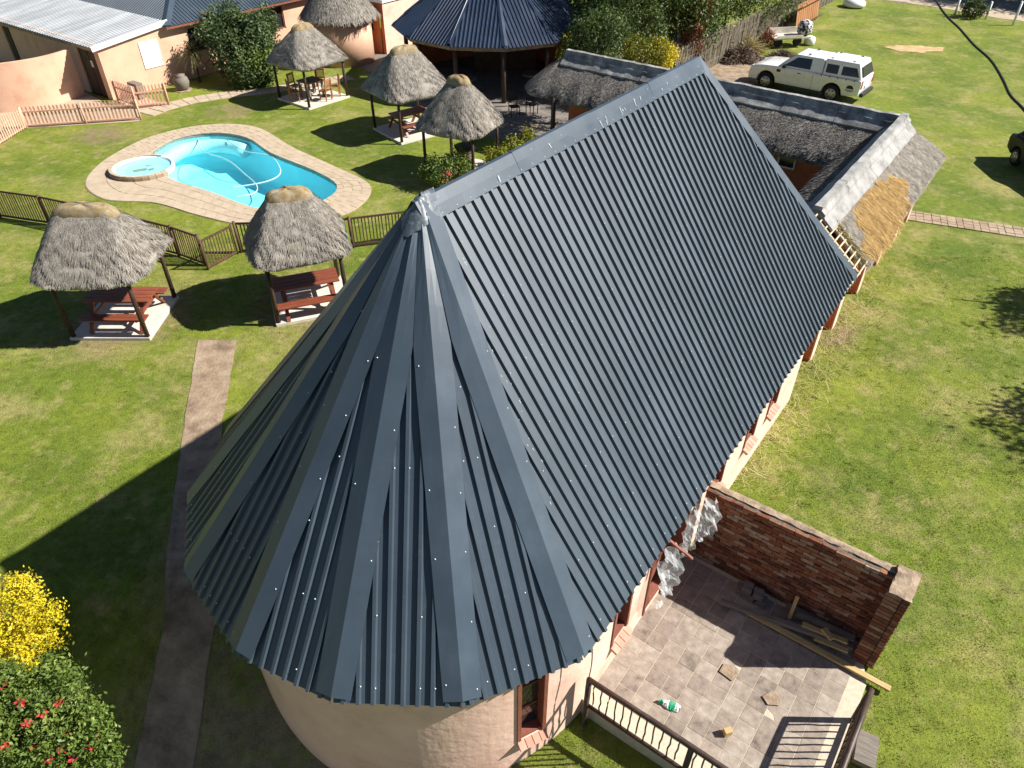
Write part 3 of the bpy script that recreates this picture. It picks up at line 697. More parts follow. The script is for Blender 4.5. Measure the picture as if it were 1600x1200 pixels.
for c in range(22):                           # the pillar
    z = (c+.5)*BC; o = -.40
    if c % 2: L_ = [(3.17,o+.055,.21,.10),(3.345,o+.11,.10,.21),(3.345,o+.33,.10,.21),(3.17,o+.58,.21,.10),(3.15,o+.22,.10,.21),(3.15,o+.44,.10,.21),(3.345,o+.55,.10,.15)]
    else: L_ = [(3.345,o+.055,.10,.10),(3.17,o+.055,.21,.10),(3.345,o+.22,.10,.21),(3.345,o+.45,.10,.21),(3.15,o+.22,.10,.21),(3.15,o+.44,.10,.21),(3.25,o+.61,.3,.10)]
    for (px, py, sx, sy) in L_: bx.append((px+jit(.004), py+jit(.004), z, sx, sy, BH, jit(.02)))
V, var = brick_quads(bx); polys_np('brick_backing', V, m_brick2, bw, var, 'stuff')
MB().box(3.245, -.06, 11*BC, .26, .60, 22*BC-.012).build('pillar_core', m_mortar, bw)
def lumpy_slab(x0, x1, y0, y1, z, t, st, seed):
    rr = random.Random(seed); nx, ny = max(2, int((x1-x0)/st)), max(2, int((y1-y0)/st)); mb = MB()
    for k, zz in enumerate((z, z+t)):
        for i in range(nx+1):
            for j in range(ny+1):
                e = (i in (0, nx)) or (j in (0, ny))
                mb.v.append((x0+(x1-x0)*i/nx+(rr.uniform(-.015,.015)), y0+(y1-y0)*j/ny+rr.uniform(-.015,.015), zz+(rr.uniform(-.012,.012)-(.012 if e else 0) if k else 0)))
    m_ = (nx+1)*(ny+1)
    for i in range(nx):
        for j in range(ny):
            a = i*(ny+1)+j; mb.f.append((m_+a, m_+a+ny+1, m_+a+ny+2, m_+a+1))
    per = [i*(ny+1) for i in range(nx+1)]+[nx*(ny+1)+j for j in range(1, ny+1)]+[i*(ny+1)+ny for i in range(nx-1, -1, -1)]+[j for j in range(ny-1, 0, -1)]
    for a, b in zip(per, per[1:]+per[:1]): mb.f.append((a, b, m_+b, m_+a))
    return mb
lumpy_slab(0, 3.09, .10, .235, NC*BC, .03, .09, 3).build('mortar_topping', m_cement, bw)
lumpy_slab(3.09, 3.40, -.40, .23, 22*BC, .035, .08, 5).build('pillar_topping', m_cement, bw)

def railing(name, label, P, top, bot, posts, sp=.125, rt=.042, zfoot=-1.2):
    o = empty(name, NA(*P[0]), 0, label, 'railing', 'brown patio railings')
    A, B = NA(*P[0])-NA(*P[0]), NA(*P[1])-NA(*P[0]); L = (B-A).length; d = (B-A)/L
    MB().tube([A+Vector((0,0,top)), A.lerp(B,.33)+Vector((0,0,top+.008)), A.lerp(B,.66)+Vector((0,0,top-.006)), B+Vector((0,0,top))], rt, 10).build('top_rail', m_rail, o, smooth=True)
    MB().tube([A+Vector((0,0,bot)), B+Vector((0,0,bot))], rt*.8, 8).build('bottom_rail', m_rail, o, smooth=True)
    for f in posts:
        p = A+d*(L*f); MB().tube([p+Vector((0,0,zfoot)), p+Vector((0,0,top+.01))], rt*1.1, 8).build('post', m_rail, o, smooth=True)
    s = sp*.8
    while s < L-.05:
        if min(abs(s-L*f) for f in posts) > .05:
            p = A+d*s; q = [p+d*jit(.012)+Vector((0,0,bot+(top-bot)*k/5)) for k in range(6)]
            MB().tube(q, .0125, 6).build('baluster', m_rail, o, smooth=True)
        s += sp
    return o
railing('patio_railing', 'brown metal railing from the rounded plaster wall along the front of the patio', [(-2.40,5.18),(1.0,5.18)], .9, .18, (.0, .485, .99))
railing('patio_railing', 'brown metal railing on the lawn side of the patio with barred shadow', [(1.0,7.48),(1.0,5.28)], .9, .10, (.0, .55, .98))
MB().box(0, 0, 0, .30, .5, .12).build('stone_slab', m_greywood, None, loc=NA(1.28, 7.12, .03), rot=(0.04, .03, AX+.15))
tag(bpy.data.objects['stone_slab'], 'flat grey stone slab lying in the grass outside the right railing', 'slab')

def timber(name, label, p0, p1, w_, h_, m, cat='plank'):
    p0, p1 = Vector(p0), Vector(p1); c = (p0+p1)/2; d = p1-p0; L = d.length
    mb = MB(); n = 6
    for k in range(n+1):
        x = -L/2+L*k/n; dz = jit(.004)
        for a, b in ((-.5,-.5),(.5,-.5),(.5,.5),(-.5,.5)): mb.v.append((x, a*w_+jit(.002), b*h_+dz))
    for k in range(n):
        for j in range(4): a = k*4+j; b = k*4+(j+1) % 4; mb.f.append((a, b, b+4, a+4))
    mb.f += [(3,2,1,0), (n*4, n*4+1, n*4+2, n*4+3)]
    o = mb.build(name, m, None, bevel=.004); o.location = c; o.rotation_euler = (0, -math.asin(d.z/L), math.atan2(d.y, d.x))
    return tag(o, label, cat, 'timber offcuts by the brick wall')
timber('plank', 'long yellow pine plank reaching from the shaded patio past the pillar onto the grass', NA(-1.05,8.30,.07), NA(1.32,8.30,.06), .10, .045, m_pine)
timber('beam', 'long grey weathered beam lying behind the yellow plank towards the pillar', NA(-1.5,8.20,.10), NA(.62,8.62,.16), .10, .08, m_greywood, 'beam')
timber('plank', 'grey plank resting on the timber pile against the foot of the brick wall', NA(-.35,8.70,.14), NA(.60,8.74,.22), .12, .04, m_greywood)
timber('plank', 'short pale pine offcut crossing the timber pile near the pillar', NA(-.2,8.52,.2), NA(.52,8.60,.24), .09, .04, m_pine)
timber('plank', 'pale offcut lying lowest at the pillar foot', NA(.05,8.44,.12), NA(.58,8.50,.16), .08, .04, m_pine)
timber('post', 'short post leaning upright against the brick wall above the timber pile', NA(-.42,8.62,.05), NA(-.44,8.84,.42), .06, .05, m_pine, 'post')
timber('beam', 'dark round edged beam at the back of the timber pile', NA(-.55,8.80,.09), NA(.55,8.82,.11), .09, .09, m_greywood, 'beam')
timber('offcut', 'small square wood offcut lying across the pile of timbers', NA(.12,8.60,.26), NA(.30,8.48,.27), .10, .05, m_pine, 'offcut')
for k, (n_, a_, z_, lb) in enumerate([(-1.32,8.70,.055,'left paver of the small stack by the brick wall'), (-1.12,8.68,.055,'middle paver of the small stack by the brick wall'), (-.94,8.66,.055,'right paver of the small stack by the brick wall'), (-1.22,8.70,.165,'upper left paver lying on the small stack by the brick wall'), (-1.02,8.68,.165,'upper right paver lying on the small stack by the brick wall')]):
    tag(MB().box(0,0,0,.17,.21,.10).build('loose_paver', m_greywood, None, bevel=.008, loc=NA(n_, a_, z_), rot=(0,0,AX+jit(.2))), lb, 'paver', 'loose pavers by the brick wall')
tag(MB().box(0,0,0,.12,.09,.12).build('wood_block', m_pine, None, bevel=.004, loc=NA(-.48,6.13,.077), rot=(0,0,AX+.9)), 'small wooden block standing alone on the sunlit tiles', 'block')
tag(MB().prism([(-.13,-.1),(.1,-.13),(.16,.02),(.03,.12),(-.12,.08)], 0, .012).build('tile_shard', m_cement, None, loc=NA(-.86,7.10,.02), rot=(0,0,AX)), 'pale broken tile shard lying near the shadow edge', 'shard')
tag(MB().prism([(-.14,-.05),(-.02,-.13),(.13,-.04),(.10,.10),(-.06,.11)], 0, .012).build('tile_shard', m_cement, None, loc=NA(-.13,7.06,.02), rot=(0,0,AX)), 'pale broken tile shard in the middle of the sunlit tiles', 'shard')
# crumpled packet
pk = empty('plastic_packet', NA(-1.34, 6.02, .018), AX+.25, 'crumpled green and white plastic packet on the sunlit tiles', 'packet')
def crumple(x0, x1, wa, wb, m, nm, seed):
    rr = random.Random(seed); mb = MB(); nx, ny = 6, 5
    for i in range(nx+1):
        for j in range(ny+1):
            x = x0+(x1-x0)*i/nx; wd = (wa+(wb-wa)*i/nx); y = (j/ny-.5)*wd
            mb.v.append((x+rr.uniform(-.006,.006), y+rr.uniform(-.006,.006), .012+.05*(1-(2*j/ny-1)**2)+rr.uniform(-.012,.012)))
    for i in range(nx):
        for j in range(ny): a = i*(ny+1)+j; mb.f.append((a, a+ny+1, a+ny+2, a+1))
    return mb.build(nm, m, pk)
crumple(-.06, .05, .15, .15, m_greenp, 'green_band', 1); crumple(.048, .13, .15, .11, m_white, 'foot', 2); crumple(-.15, -.058, .08, .15, m_white, 'body', 3); crumple(-.21, -.148, .06, .08, m_greenp, 'cap', 4)
# plastic sheets hanging from the wall
def drape(name, label, O, du, dv, nu, nv, bulge, seed, m=m_plastic):
    nu, nv = nu*2, nv*2; tri = lambda q: abs((q % 1)*2-1)-.5; ph = [random.Random(seed).uniform(0, 6) for _ in range(6)]
    rr = random.Random(seed); mb = MB(); O, du, dv = Vector(O), Vector(du), Vector(dv); nn = du.cross(dv).normalized()
    for i in range(nu+1):
        for j in range(nv+1):
            u, v = i/nu, j/nv; p = O+du*(u+.05*math.sin(v*7+seed))+dv*(v+.04*math.sin(u*9))+nn*(bulge*math.sin(math.pi*min(1, v*1.05))*(.5+.5*math.sin(u*6+seed))+rr.uniform(-.012,.012)+.09*tri(u*2.3+v*1.1+ph[0])+.07*tri(v*2.9-u*1.6+ph[1])+.03*tri(u*5+ph[2]+v*2))
            mb.v.append(tuple(p))
    for i in range(nu):
        for j in range(nv): a = i*(nv+1)+j; mb.f.append((a, a+nv+1, a+nv+2, a+1))
    return tag(mb.build(name, m, None), label, 'sheet', 'plastic sheets on the hall wall')
drape('plastic_sheet', 'large crumpled clear plastic sheet bundled over the doorway behind the patio', NA(-2.36,7.05,1.7), NA(.03,.6,0), NA(.10,.06,-1.25), 9, 11, -.12, 2)
drape('plastic_sheet', 'small clear plastic sheet folded out from the eave near the brick wall', NA(-2.34,8.35,1.95), NA(.22,.42,-.1), NA(.14,-.06,-.8), 7, 8, -.10, 5)
drape('plastic_sheet', 'strip of clear plastic hanging by the eave between the two larger sheets', NA(-2.36,7.9,1.9), NA(.08,.42,0), NA(.04,0,-1.0), 6, 8, -.06, 8)
timber('batten', 'brown batten hanging loose from the eave over the plastic sheet', NA(-2.32,7.25,2.1), NA(-1.95,7.42,1.75), .05, .03, m_frame, 'batten')
tag(MB().tube(spline([NA(-2.36,5.0,2.3), NA(-2.33,5.04,1.6), NA(-2.34,4.98,.9), NA(-2.30,5.0,.3), NA(-2.35,4.9,-.3)], 5, False), .009, 6).build('wall_cable', m_pipe, None, smooth=True), 'thin dark cable hanging down the wall beside the railing', 'cable')
# ------------------------------------------------------------------ thatched shelters with their furniture
def gazebo(label, c, rz, hs, eave, ze, zt, rl, seed, slab_m=m_slab, nstraw=9000, cap_m=m_moss, zr=.0):
    o = empty('thatched_shelter', (c[0], c[1], 0), rz, label, 'shelter', 'thatched shelters on the lawn')
    MB().box(0, 0, .035, hs*2+.16, hs*2+.16, .11).build('floor_slab', slab_m, o, bevel=.012)
    for sx in (-1, 1):
        for sy in (-1, 1):
            MB().tube([(sx*hs, sy*hs, -.05), (sx*hs+jit(.02), sy*hs+jit(.02), ze*.6), (sx*hs, sy*hs, ze+.02)], [.062, .058, .055], 9).build('post', m_wood, o, smooth=True)
    MB().beam((-hs, -hs, ze-.03), (hs, -hs, ze-.03), .08, .08).beam((-hs, hs, ze-.03), (hs, hs, ze-.03), .08, .08).beam((-hs, -hs, ze+.03), (-hs, hs, ze+.03), .08, .08).beam((hs, -hs, ze+.03), (hs, hs, ze+.03), .08, .08).build('roof_frame', m_wood, o)
    ex = 4.2
    def S(u, v):
        t = 2*np.pi*u; cc, ss = np.cos(t), np.sin(t); e = 2/(ex-1.2*np.clip(v, 0, 1))
        q = np.clip(v, -.2, 1); bul = .07*np.sin(np.pi*np.clip(q, 0, 1))
        hx = eave*(1-q)+rl*q+bul; hy = eave*(1-q)+.10*q+bul
        wob = 1+.018*np.sin(5*t+seed)+.012*np.sin(9*t+2*seed)+(.018*np.sin(11*t+seed*1.7+3*np.sin(q*5))*np.sin(q*13+seed)+.010*np.sin(23*t+q*31))*(1-np.clip(q, 0, 1))
        return np.stack([hx*np.sign(cc)*np.abs(cc)**e*wob, hy*np.sign(ss)*np.abs(ss)**e*wob, ze+(zt-ze)*q+.02*np.sin(4*t+seed)*(1-q)], 1)
    th = surf(S, 72, 18, .012, True, seed)
    n0 = len(th.v); m_ = 72                        # thick eave edge and underside
    for f, dz in ((.985, -.10), (.94, -.16), (.55, .35), (.1, (zt-ze)*.72)):
        for i in range(m_):
            x, y, z = th.v[i]; th.v.append((x*f, y*f, z+dz))
    for a0, b0 in ((0, n0), (n0, n0+m_), (n0+m_, n0+2*m_), (n0+2*m_, n0+3*m_)):
        for i in range(m_): j = (i+1) % m_; th.f.append((a0+j, a0+i, b0+i, b0+j))
    tho = th.build('thatch', m_thatch, o, smooth=True)
    a = tho.data.attributes.new('var', 'FLOAT', 'FACE'); a.data.foreach_set('value', RNG.uniform(.35, .7, len(tho.data.polygons)).astype(np.float32))
    V, var = straws(S, int(nstraw*1.5), .24, .0065, .014, seed, jitter=.15, vmin=.115)
    V2, v2 = straws(S, nstraw//3, .09, .007, .01, seed+1, vmin=.0, vmax=.12)
    polys_np('straw', np.concatenate([V, V2]), m_thatch, tho, np.concatenate([var, v2*.8]), 'stuff')
    def Cp(u, v):                                  # cement hood over the ridge
        t = 2*np.pi*u; cc, ss = np.cos(t), np.sin(t); e = 2/2.8; g = np.cos(np.clip(v, 0, 1)*np.pi/2)**.6; wob = 1+.012*np.sin(3*t+seed*2)
        return np.stack([(rl+.20)*g*np.sign(cc)*np.abs(cc)**e*wob, .30*g*np.sign(ss)*np.abs(ss)**e*wob, zt-.26+.34*np.sin(np.clip(v, 0, 1)*np.pi/2)+.02*np.sin(5*t+seed)], 1)
    cp = surf(Cp, 36, 7, .010, True, seed+5); n1 = len(cp.v)
    for i in range(36): x, y, z = cp.v[i]; cp.v.append((x*.9, y*.9, z-.05))
    for i in range(36): j = (i+1) % 36; cp.f.append((j, i, n1+i, n1+j))
    cp.build('ridge_cap', cap_m, o, smooth=True)
    return o
GZ = [('wide thatched shelter at the left with a picnic table in front of the pool fence', (-10.53,16.55), 0, .97, 1.40, 1.88, 3.28, .62),
      ('thatched shelter with a red picnic table between the pool and the steel roof', (-5.72,17.45), R(20), .95, 1.30, 1.92, 3.28, .42),
      ('thatched shelter with wooden table and chairs near the bush and the rondavel', (-9.45,35.45), R(50), 1.12, 1.50, 1.84, 3.2, .38),
      ('middle thatched shelter standing in front of the round navy roofed pavilion', (-4.35,31.05), R(38), 1.10, 1.54, 1.84, 3.35, .45),
      ('tall thatched shelter half hidden behind the flowering shrubs at the steel ridge', (-1.90,26.75), R(-25), 1.0, 1.36, 1.86, 3.42, .25)]
for k, g_ in enumerate(GZ): gazebo(*g_, seed=11+k, nstraw=26000 if k < 2 else 12000)

def picnic(label, c, rz, L=1.75, m=m_redwood, z0=.09):
    o = empty('picnic_table', (c[0], c[1], z0), rz, label, 'picnic table', 'picnic tables under the shelters')
    for k in range(4): MB().box(0, -.285+.19*k, .735, L+jit(.01), .175, .04).build('top_plank', m, o, bevel=.005)
    for s in (-1, 1):
        for k in range(2): MB().box(0, s*(.60+.165*k), .44, L, .155, .04).build('bench_plank', m, o, bevel=.005)
        for t in (-1, 1):
            MB().beam((t*(L/2-.22), s*.78, 0), (t*(L/2-.22), s*.22, .715), .05, .10, (1,0,0)).build('leg', m, o)
    for t in (-1, 1):
        MB().box(t*(L/2-.275), 0, .385, .045, 1.5, .09).build('bench_bearer', m, o); MB().box(t*(L/2-.275), 0, .67, .045, .72, .08).build('top_bearer', m, o)
    return o
picnic('red brown picnic table under the wide left shelter', (-10.40,16.45), 0)
picnic('bright red brown picnic table half shaded under the shelter beside the steel roof', (-5.66,17.22), R(20))
picnic('dark red brown picnic table under the middle shelter by the pavilion', (-4.35,31.0), R(38), 1.6)
tb = empty('dining_table', (-9.5, 35.45, .09), R(50), 'square wooden dining table under the shelter near the bush', 'table')
for k in range(5): MB().box(0, -.36+.18*k, .74, .95, .172, .04).build('top_plank', m_greywood, tb)
for sx in (-1, 1):
    for sy in (-1, 1): MB().box(sx*.38, sy*.36, .36, .08, .08, .72).build('leg', m_greywood, tb)
def chair(label, c, rz):
    o = empty('chair', (c[0], c[1], .09), rz, label, 'chair', 'wooden chairs round the dining table')
    MB().box(0, 0, .44, .44, .42, .035).build('seat', m_chair, o, bevel=.005)
    for sx in (-1, 1):
        MB().box(sx*.19, -.17, .22, .045, .045, .43).build('leg', m_chair, o); MB().beam((sx*.19, .19, 0), (sx*.19, .26, .98), .045, .045).build('back_leg', m_chair, o)
    MB().box(0, .252, .93, .40, .03, .07).build('top_rail', m_chair, o); MB().box(0, .215, .56, .34, .025, .05).build('lower_rail', m_chair, o)
    for k in range(5): MB().beam((-.13+.065*k, .216, .58), (-.13+.065*k, .25, .91), .03, .014, (0,1,0)).build('back_slat', m_chair, o)
    return o
chair('wooden chair at the near left side of the dining table, in half shade', (-10.15,34.75), R(115)); chair('dark wooden chair at the far left side of the dining table', (-10.3,35.7), R(60))
chair('sunlit orange wooden chair right of the dining table, outermost', (-8.42,35.55), R(-70)); chair('wooden chair right of the dining table tucked in next to the outermost one', (-8.75,34.95), R(-120))
chair('wooden chair behind the dining table showing only its back', (-9.3,36.35), R(-10))
br = empty('fire_stand', (-1.75, 26.6, .09), 0, 'round stone fire stand with a black grill under the tall shelter', 'fire stand')
MB().lathe([(.26,0),(.24,.4),(.27,.72),(.34,.78),(.34,.84)], seg=18).build('pedestal', m_greywood, br, smooth=False); MB().lathe([(.36,.84),(.40,.90),(.40,.94),(.34,.95)], seg=18).build('grill_bowl', m_blackp, br)
# ------------------------------------------------------------------ swimming pool
pool = empty('swimming_pool', (-10.5, 26.8, 0), 0, 'kidney shaped swimming pool with turquoise water and sandstone paving', 'pool')
PO = Vector((-10.5, 26.8, 0))
def offs(poly, d):
    out = []; n = len(poly)
    for i in range(n):
        a, b = Vector(poly[i-1]), Vector(poly[(i+1) % n]); t = (b-a).normalized(); out.append((poly[i][0]+t.y*d, poly[i][1]-t.x*d))   # outline runs clockwise: inwards
    return out
def ring_mesh(rings):
    mb = MB(); n = len(rings[0][0])
    for poly, z in rings:
        for x, y in poly: mb.v.append((x-PO.x, y-PO.y, z))
    for k in range(len(rings)-1):
        for i in range(n): j = (i+1) % n; mb.f.append((k*n+i, k*n+j, (k+1)*n+j, (k+1)*n+i))
    return mb
floor_in = offs(POOL_IN, .62)
sh = ring_mesh([(POOL_IN, .03), (POOL_IN, -.35), (offs(POOL_IN, .16), -1.0), (offs(POOL_IN, .34), -1.25), (floor_in, -1.32)])
n_ = len(POOL_IN)
vo, eo, fo, *_ = delaunay_2d_cdt([Vector((x-PO.x, y-PO.y)) for x, y in floor_in], [(i, (i+1) % n_) for i in range(n_)], [], 1, 1e-5)
i0 = len(sh.v); sh.v += [(v.x, v.y, -1.32) for v in vo]; sh.f += [tuple(i0+i for i in f) for f in fo]
sh.build('basin', m_shell, pool, smooth=True)
vo, eo, fo, *_ = delaunay_2d_cdt([Vector((x-PO.x, y-PO.y)) for x, y in POOL_IN], [(i, (i+1) % n_) for i in range(n_)], [], 1, 1e-5)
wm = MB(); wm.v = [(v.x, v.y, -.11) for v in vo]; wm.f = [tuple(f) for f in fo]; wm.build('water', m_water, pool)
ring_mesh([(POOL_IN, -.14), (POOL_IN, .018), (POOL_OUT, .018), (POOL_OUT, -.05)]).build('paving_bed', m_pjoint, pool)
rows = [-.02, .17, .45, .73, .995]
for i in range(0, n_, 2):
    for k in range(4):
        def pt(i_, f): a, b = POOL_IN[i_ % n_], POOL_OUT[i_ % n_]; return Vector((a[0]+(b[0]-a[0])*f-PO.x, a[1]+(b[1]-a[1])*f-PO.y))
        sft = 1 if k % 2 else 0
        q = [pt(i+sft, rows[k]), pt(i+sft, rows[k+1]), pt(i+2+sft, rows[k+1]), pt(i+2+sft, rows[k])]
        c = sum(q, Vector((0, 0)))/4; L_ = max((q[1]-q[0]).length, (q[2]-q[1]).length)
        q = [c+(p-c)*(1-.011/max(.15, (p-c).length)) for p in q]
        MB().prism([(p.x, p.y) for p in q], .0, .034+jit(.003)).build('paving_slab', m_paver, pool)
# pale ledge along the shallow left end, raised splash pool, cleaner hose
MB().tube([Vector((x-PO.x, y-PO.y, -.42)) for x, y in offs(POOL_IN, .35)[0:26]], .30, 8).build('shallow_ledge', m_shellw, pool, smooth=True)
spa = empty('splash_pool', (-14.12, 26.78, 0), 0, 'small raised round splash pool with brick rim at the left end of the pool', 'splash pool')
MB().lathe([(1.12,.0),(1.12,.17),(1.04,.17),(.98,.10),(.7,.04),(.01,.03)], seg=40).build('basin', m_shellw, spa, smooth=False)
for k in range(30):
    if k < 6 or k > 27: continue
    t0, t1 = 2*math.pi*k/30+.006, 2*math.pi*(k+1)/30-.006
    MB().prism([(r_*math.cos(t), r_*math.sin(t)*.94) for r_, t in ((1.22,t0),(1.22,t1),(1.10,t1),(1.10,t0))], -.02, .205+jit(.004)).build('rim_brick', m_paver, spa)
    MB().prism([(r_*math.cos(t), r_*math.sin(t)*.94) for r_, t in ((1.245,t0),(1.245,t1),(1.222,t1),(1.222,t0))], .0, .15).build('side_brick', m_brickpath, spa)
MB().quad(*[(1.0*math.cos(t), 1.0*math.sin(t), .125) for t in np.linspace(0, 6.283, 33)[:-1]]).build('water', m_water, spa)
def pts(L_, z): return [Vector((x, y, z)) for x, y in L_]
tag(MB().tube(spline(pts([(-13.3,30.4),(-12.6,29.0),(-11.3,28.0),(-10.2,26.6),(-9.5,25.6),(-9.4,24.9),(-10.0,24.6)], -.09), 6, False), .022, 6).build('cleaner_hose', m_hose, None, smooth=True), 'long pool cleaner hose floating across the water to the near edge', 'hose', 'pool hoses')
tag(MB().tube(spline(pts([(-12.0,30.2),(-10.9,29.0),(-9.8,28.5),(-9.2,27.6),(-8.9,26.6),(-9.3,25.9),(-10.4,25.4)], -.09), 6, False), .022, 6).build('cleaner_hose', m_hose, None, smooth=True), 'pale pool hose looping in the deeper right half of the pool', 'hose', 'pool hoses')
tag(MB().lathe([(.22,.0),(.26,.05),(.2,.14),(.1,.2),(.02,.22)], seg=16).build('pool_cleaner', m_green, None, loc=(-11.9,25.95,-1.31), smooth=True), 'round blue green pool cleaner head near the splash pool', 'pool cleaner')

# ------------------------------------------------------------------ fences
def fence(name, label, P, h, sp, m, w_, pw=.05, post_every=2.2, cat='fence', zb=.06, pointed=False, group=None, post_h=.05, rails=(.08, .99), slope=True):
    o = empty(name, (P[0][0], P[0][1], float(zg(*P[0]))), 0, label, cat, group); O = Vector((P[0][0], P[0][1], 0))
    if pointed: sm_ = MB().prism([(-w_/2, 0), (w_/2, 0), (w_/2, h-.07), (0, h), (-w_/2, h-.07)], -.009, .009)
    else: sm_ = MB().box(0, h*.455, 0, w_, h*.91, w_*.55)
    sm_.v = [(x, z, y) for x, y, z in sm_.v]; me = sm_.mesh('slat'); me.materials.append(m)
    for a, b in zip(P, P[1:]):
        A, B = Vector((*a, 0))-O, Vector((*b, 0))-O; L = (B-A).length; d = (B-A)/L; an = math.atan2(d.y, d.x)
        for f in rails: MB().beam(A+Vector((0,0,h*f)), B+Vector((0,0,h*f)), .035, .06).build('rail', m, o)
        k = max(1, round(L/post_every))
        for i in range(k+1):
            if i == k and b != P[-1]: continue
            p = A.lerp(B, i/k); MB().tube([p-Vector((0,0,.1)), p+Vector((0,0,h+post_h))], pw, 8).build('post', m, o, smooth=True)
        s = sp*.6
        while s < L-.03:
            p = A+d*s+Vector((-d.y, d.x, 0))*.026; mk('slat', me, m, o, (p.x, p.y, zb+jit(.008)), (jit(.012), jit(.02), an)); s += sp
    return o
fence('pool_fence', 'long brown slatted pool fence running behind the left shelter', [(-19.6,23.35),(-17.42,22.75),(-15.45,22.2),(-12.9,21.2),(-10.36,20.05),(-9.34,19.45)], 1.0, .105, m_fence, .035)
fence('pool_fence', 'brown slatted pool fence between the second shelter and the steel roof', [(-8.5,20.28),(-6.8,20.35),(-5.04,20.6),(-3.3,21.1),(-1.2,22.0)], 1.0, .105, m_fence, .035)
fence('pool_gate', 'open pale brown pool gate standing between the two fence runs', [(-9.18,19.2),(-8.58,20.2)], .95, .105, m_fence, .03, pw=.03, post_every=1.2, cat='gate')
fence('picket_fence', 'peach picket fence running along the lawn in front of the curved wall', [(-21.05,31.45),(-18.7,31.95),(-16.5,32.45)], .85, .155, m_peachwood, .075, pw=.045, pointed=True, group='peach picket fences', rails=(.12, .78))
fence('picket_fence', 'peach picket fence turning towards the left edge of the lawn', [(-21.05,31.4),(-21.1,29.4),(-21.4,27.2)], .85, .155, m_peachwood, .075, pw=.045, pointed=True, group='peach picket fences', rails=(.12, .78))
fence('picket_gate', 'short peach picket gate beside the stepping stone path', [(-17.25,33.95),(-15.98,34.45)], .95, .15, m_peachwood, .075, pw=.04, pointed=True, cat='gate', rails=(.15, .72))
fence('picket_fence', 'short peach picket piece against the plaster corner by the door', [(-18.6,35.0),(-17.3,34.0)], .95, .15, m_peachwood, .075, pw=.04, pointed=True, group='peach picket fences', rails=(.15, .72))

# stepping stones and brick path
def slab_path(name, P, wdt, m, size, rows_, gap=.03, z=.02, edge=.04, bed=None):
    pl = spline([(*p, 0) for p in P], 6, False); S = [0]
    for a, b in zip(pl, pl[1:]): S.append(S[-1]+(b-a).length)
    def at(s):
        k = max(0, min(len(S)-2, int(np.searchsorted(S, s))-1)); t = (s-S[k])/(S[k+1]-S[k]); p = pl[k].lerp(pl[k+1], t); d = (pl[k+1]-pl[k]).normalized(); return p, Vector((-d.y, d.x, 0))
    mb = MB(); N_ = int(S[-1]/.5)
    for i in range(N_+1):
        p, q = at(S[-1]*i/N_); a, b = p+q*(wdt/2+jit(edge)), p-q*(wdt/2+jit(edge)); mb.v += [(a.x, a.y, .012), (b.x, b.y, .012)]
    for i in range(N_): mb.f.append((2*i, 2*i+1, 2*i+3, 2*i+2))
    o = tag(mb.build(name, bed or m_pjoint, None), kind='structure')
    s = 0.0
    while s < S[-1]-size*.5:
        L_ = size*random.uniform(.8, 1.25); c0 = -wdt/2; 
        for k in range(rows_):
            c1 = wdt/2 if k == rows_-1 else c0+wdt/rows_*random.uniform(.85, 1.15)
            q = []
            for ss, cc in ((s+gap/2, c0+gap/2), (s+gap/2, c1-gap/2), (min(S[-1], s+L_)-gap/2, c1-gap/2), (min(S[-1], s+L_)-gap/2, c0+gap/2)):
                p, nn = at(ss); p = p+nn*cc; q.append((p.x+jit(gap*.25), p.y+jit(gap*.25)))
            MB().prism(q[::-1], 0, .03+jit(.006)).build('paving_slab', m, o); c0 = c1
        s += L_
    return o
slab_path('stepping_stone_path', [(-16.6,33.2),(-15.7,34.6),(-14.2,35.7),(-11.9,36.7),(-10.0,37.7),(-8.3,38.9)], 1.05, m_paver, .55, 2, .05)
slab_path('brick_path', [(13.0,23.1),(15.0,22.3),(16.9,21.55),(19.5,20.6)], .82, m_brickpath, .24, 4, .02)

# ------------------------------------------------------------------ L shaped old thatched building
tbd = empty('thatched_building', NA(-3.6, 24.85), AX, 'low L shaped building with weathered dark thatch and cement ridge around a courtyard', 'building')
# local: x = n+3.6, y = a-24.85
RZ, E0, HW, YL = 3.42, 2.28, 1.38, .35
Y0 = 17.1-24.85; XL = -12.3
def quadS(A, B, C, D, bul=.06, wob=.02, f=7.):
    A, B, C, D = [np.array(q, float) for q in (A, B, C, D)]; nn = np.cross(B-A, D-A); nn /= np.linalg.norm(nn); nn = nn if nn[2] > 0 else -nn
    def S(u, v):
        u, v = u[:, None], v[:, None]; lo = A*(1-u)+B*u; hi = D*(1-u)+C*u
        return lo*(1-v)+hi*v+nn*(bul*np.sin(np.pi*np.clip(v, 0, 1)**.7)*(1-.5*np.clip(v, 0, 1))+wob*(1-np.clip(v, 0, 1))*np.sin(u*f*9)*np.cos(v*6+u*20))
    return S
def thatch_face(S, nu, nv, n, m, seed, mask=None, L=.3, wd=.016, lift=.05, closed=False):
    b = surf(S, nu, nv, .015, closed, seed); n0 = nu+1
    i0 = len(b.v)
    for i in range(n0): x, y, z = b.v[i]; b.v.append((x, y, z-.2))          # thick eave edge
    for i in range(nu): b.f.append((i+1, i, i0+i, i0+i+1))
    o = b.build('thatch', m, tbd, smooth=True); a = o.data.attributes.new('var', 'FLOAT', 'FACE'); a.data.foreach_set('value', RNG.uniform(.2, .6, len(o.data.polygons)).astype(np.float32))
    V, var = straws(S, n, L, wd, lift, seed, mask, .13, vmin=.13); V2, v2 = straws(S, n//4, L*.35, wd, .015, seed+1, mask, .13, vmin=.0, vmax=.14)
    polys_np('straw', np.concatenate([V, V2]), m, o, np.concatenate([var, v2*.7]), 'stuff'); return o
YT = Y0+.42
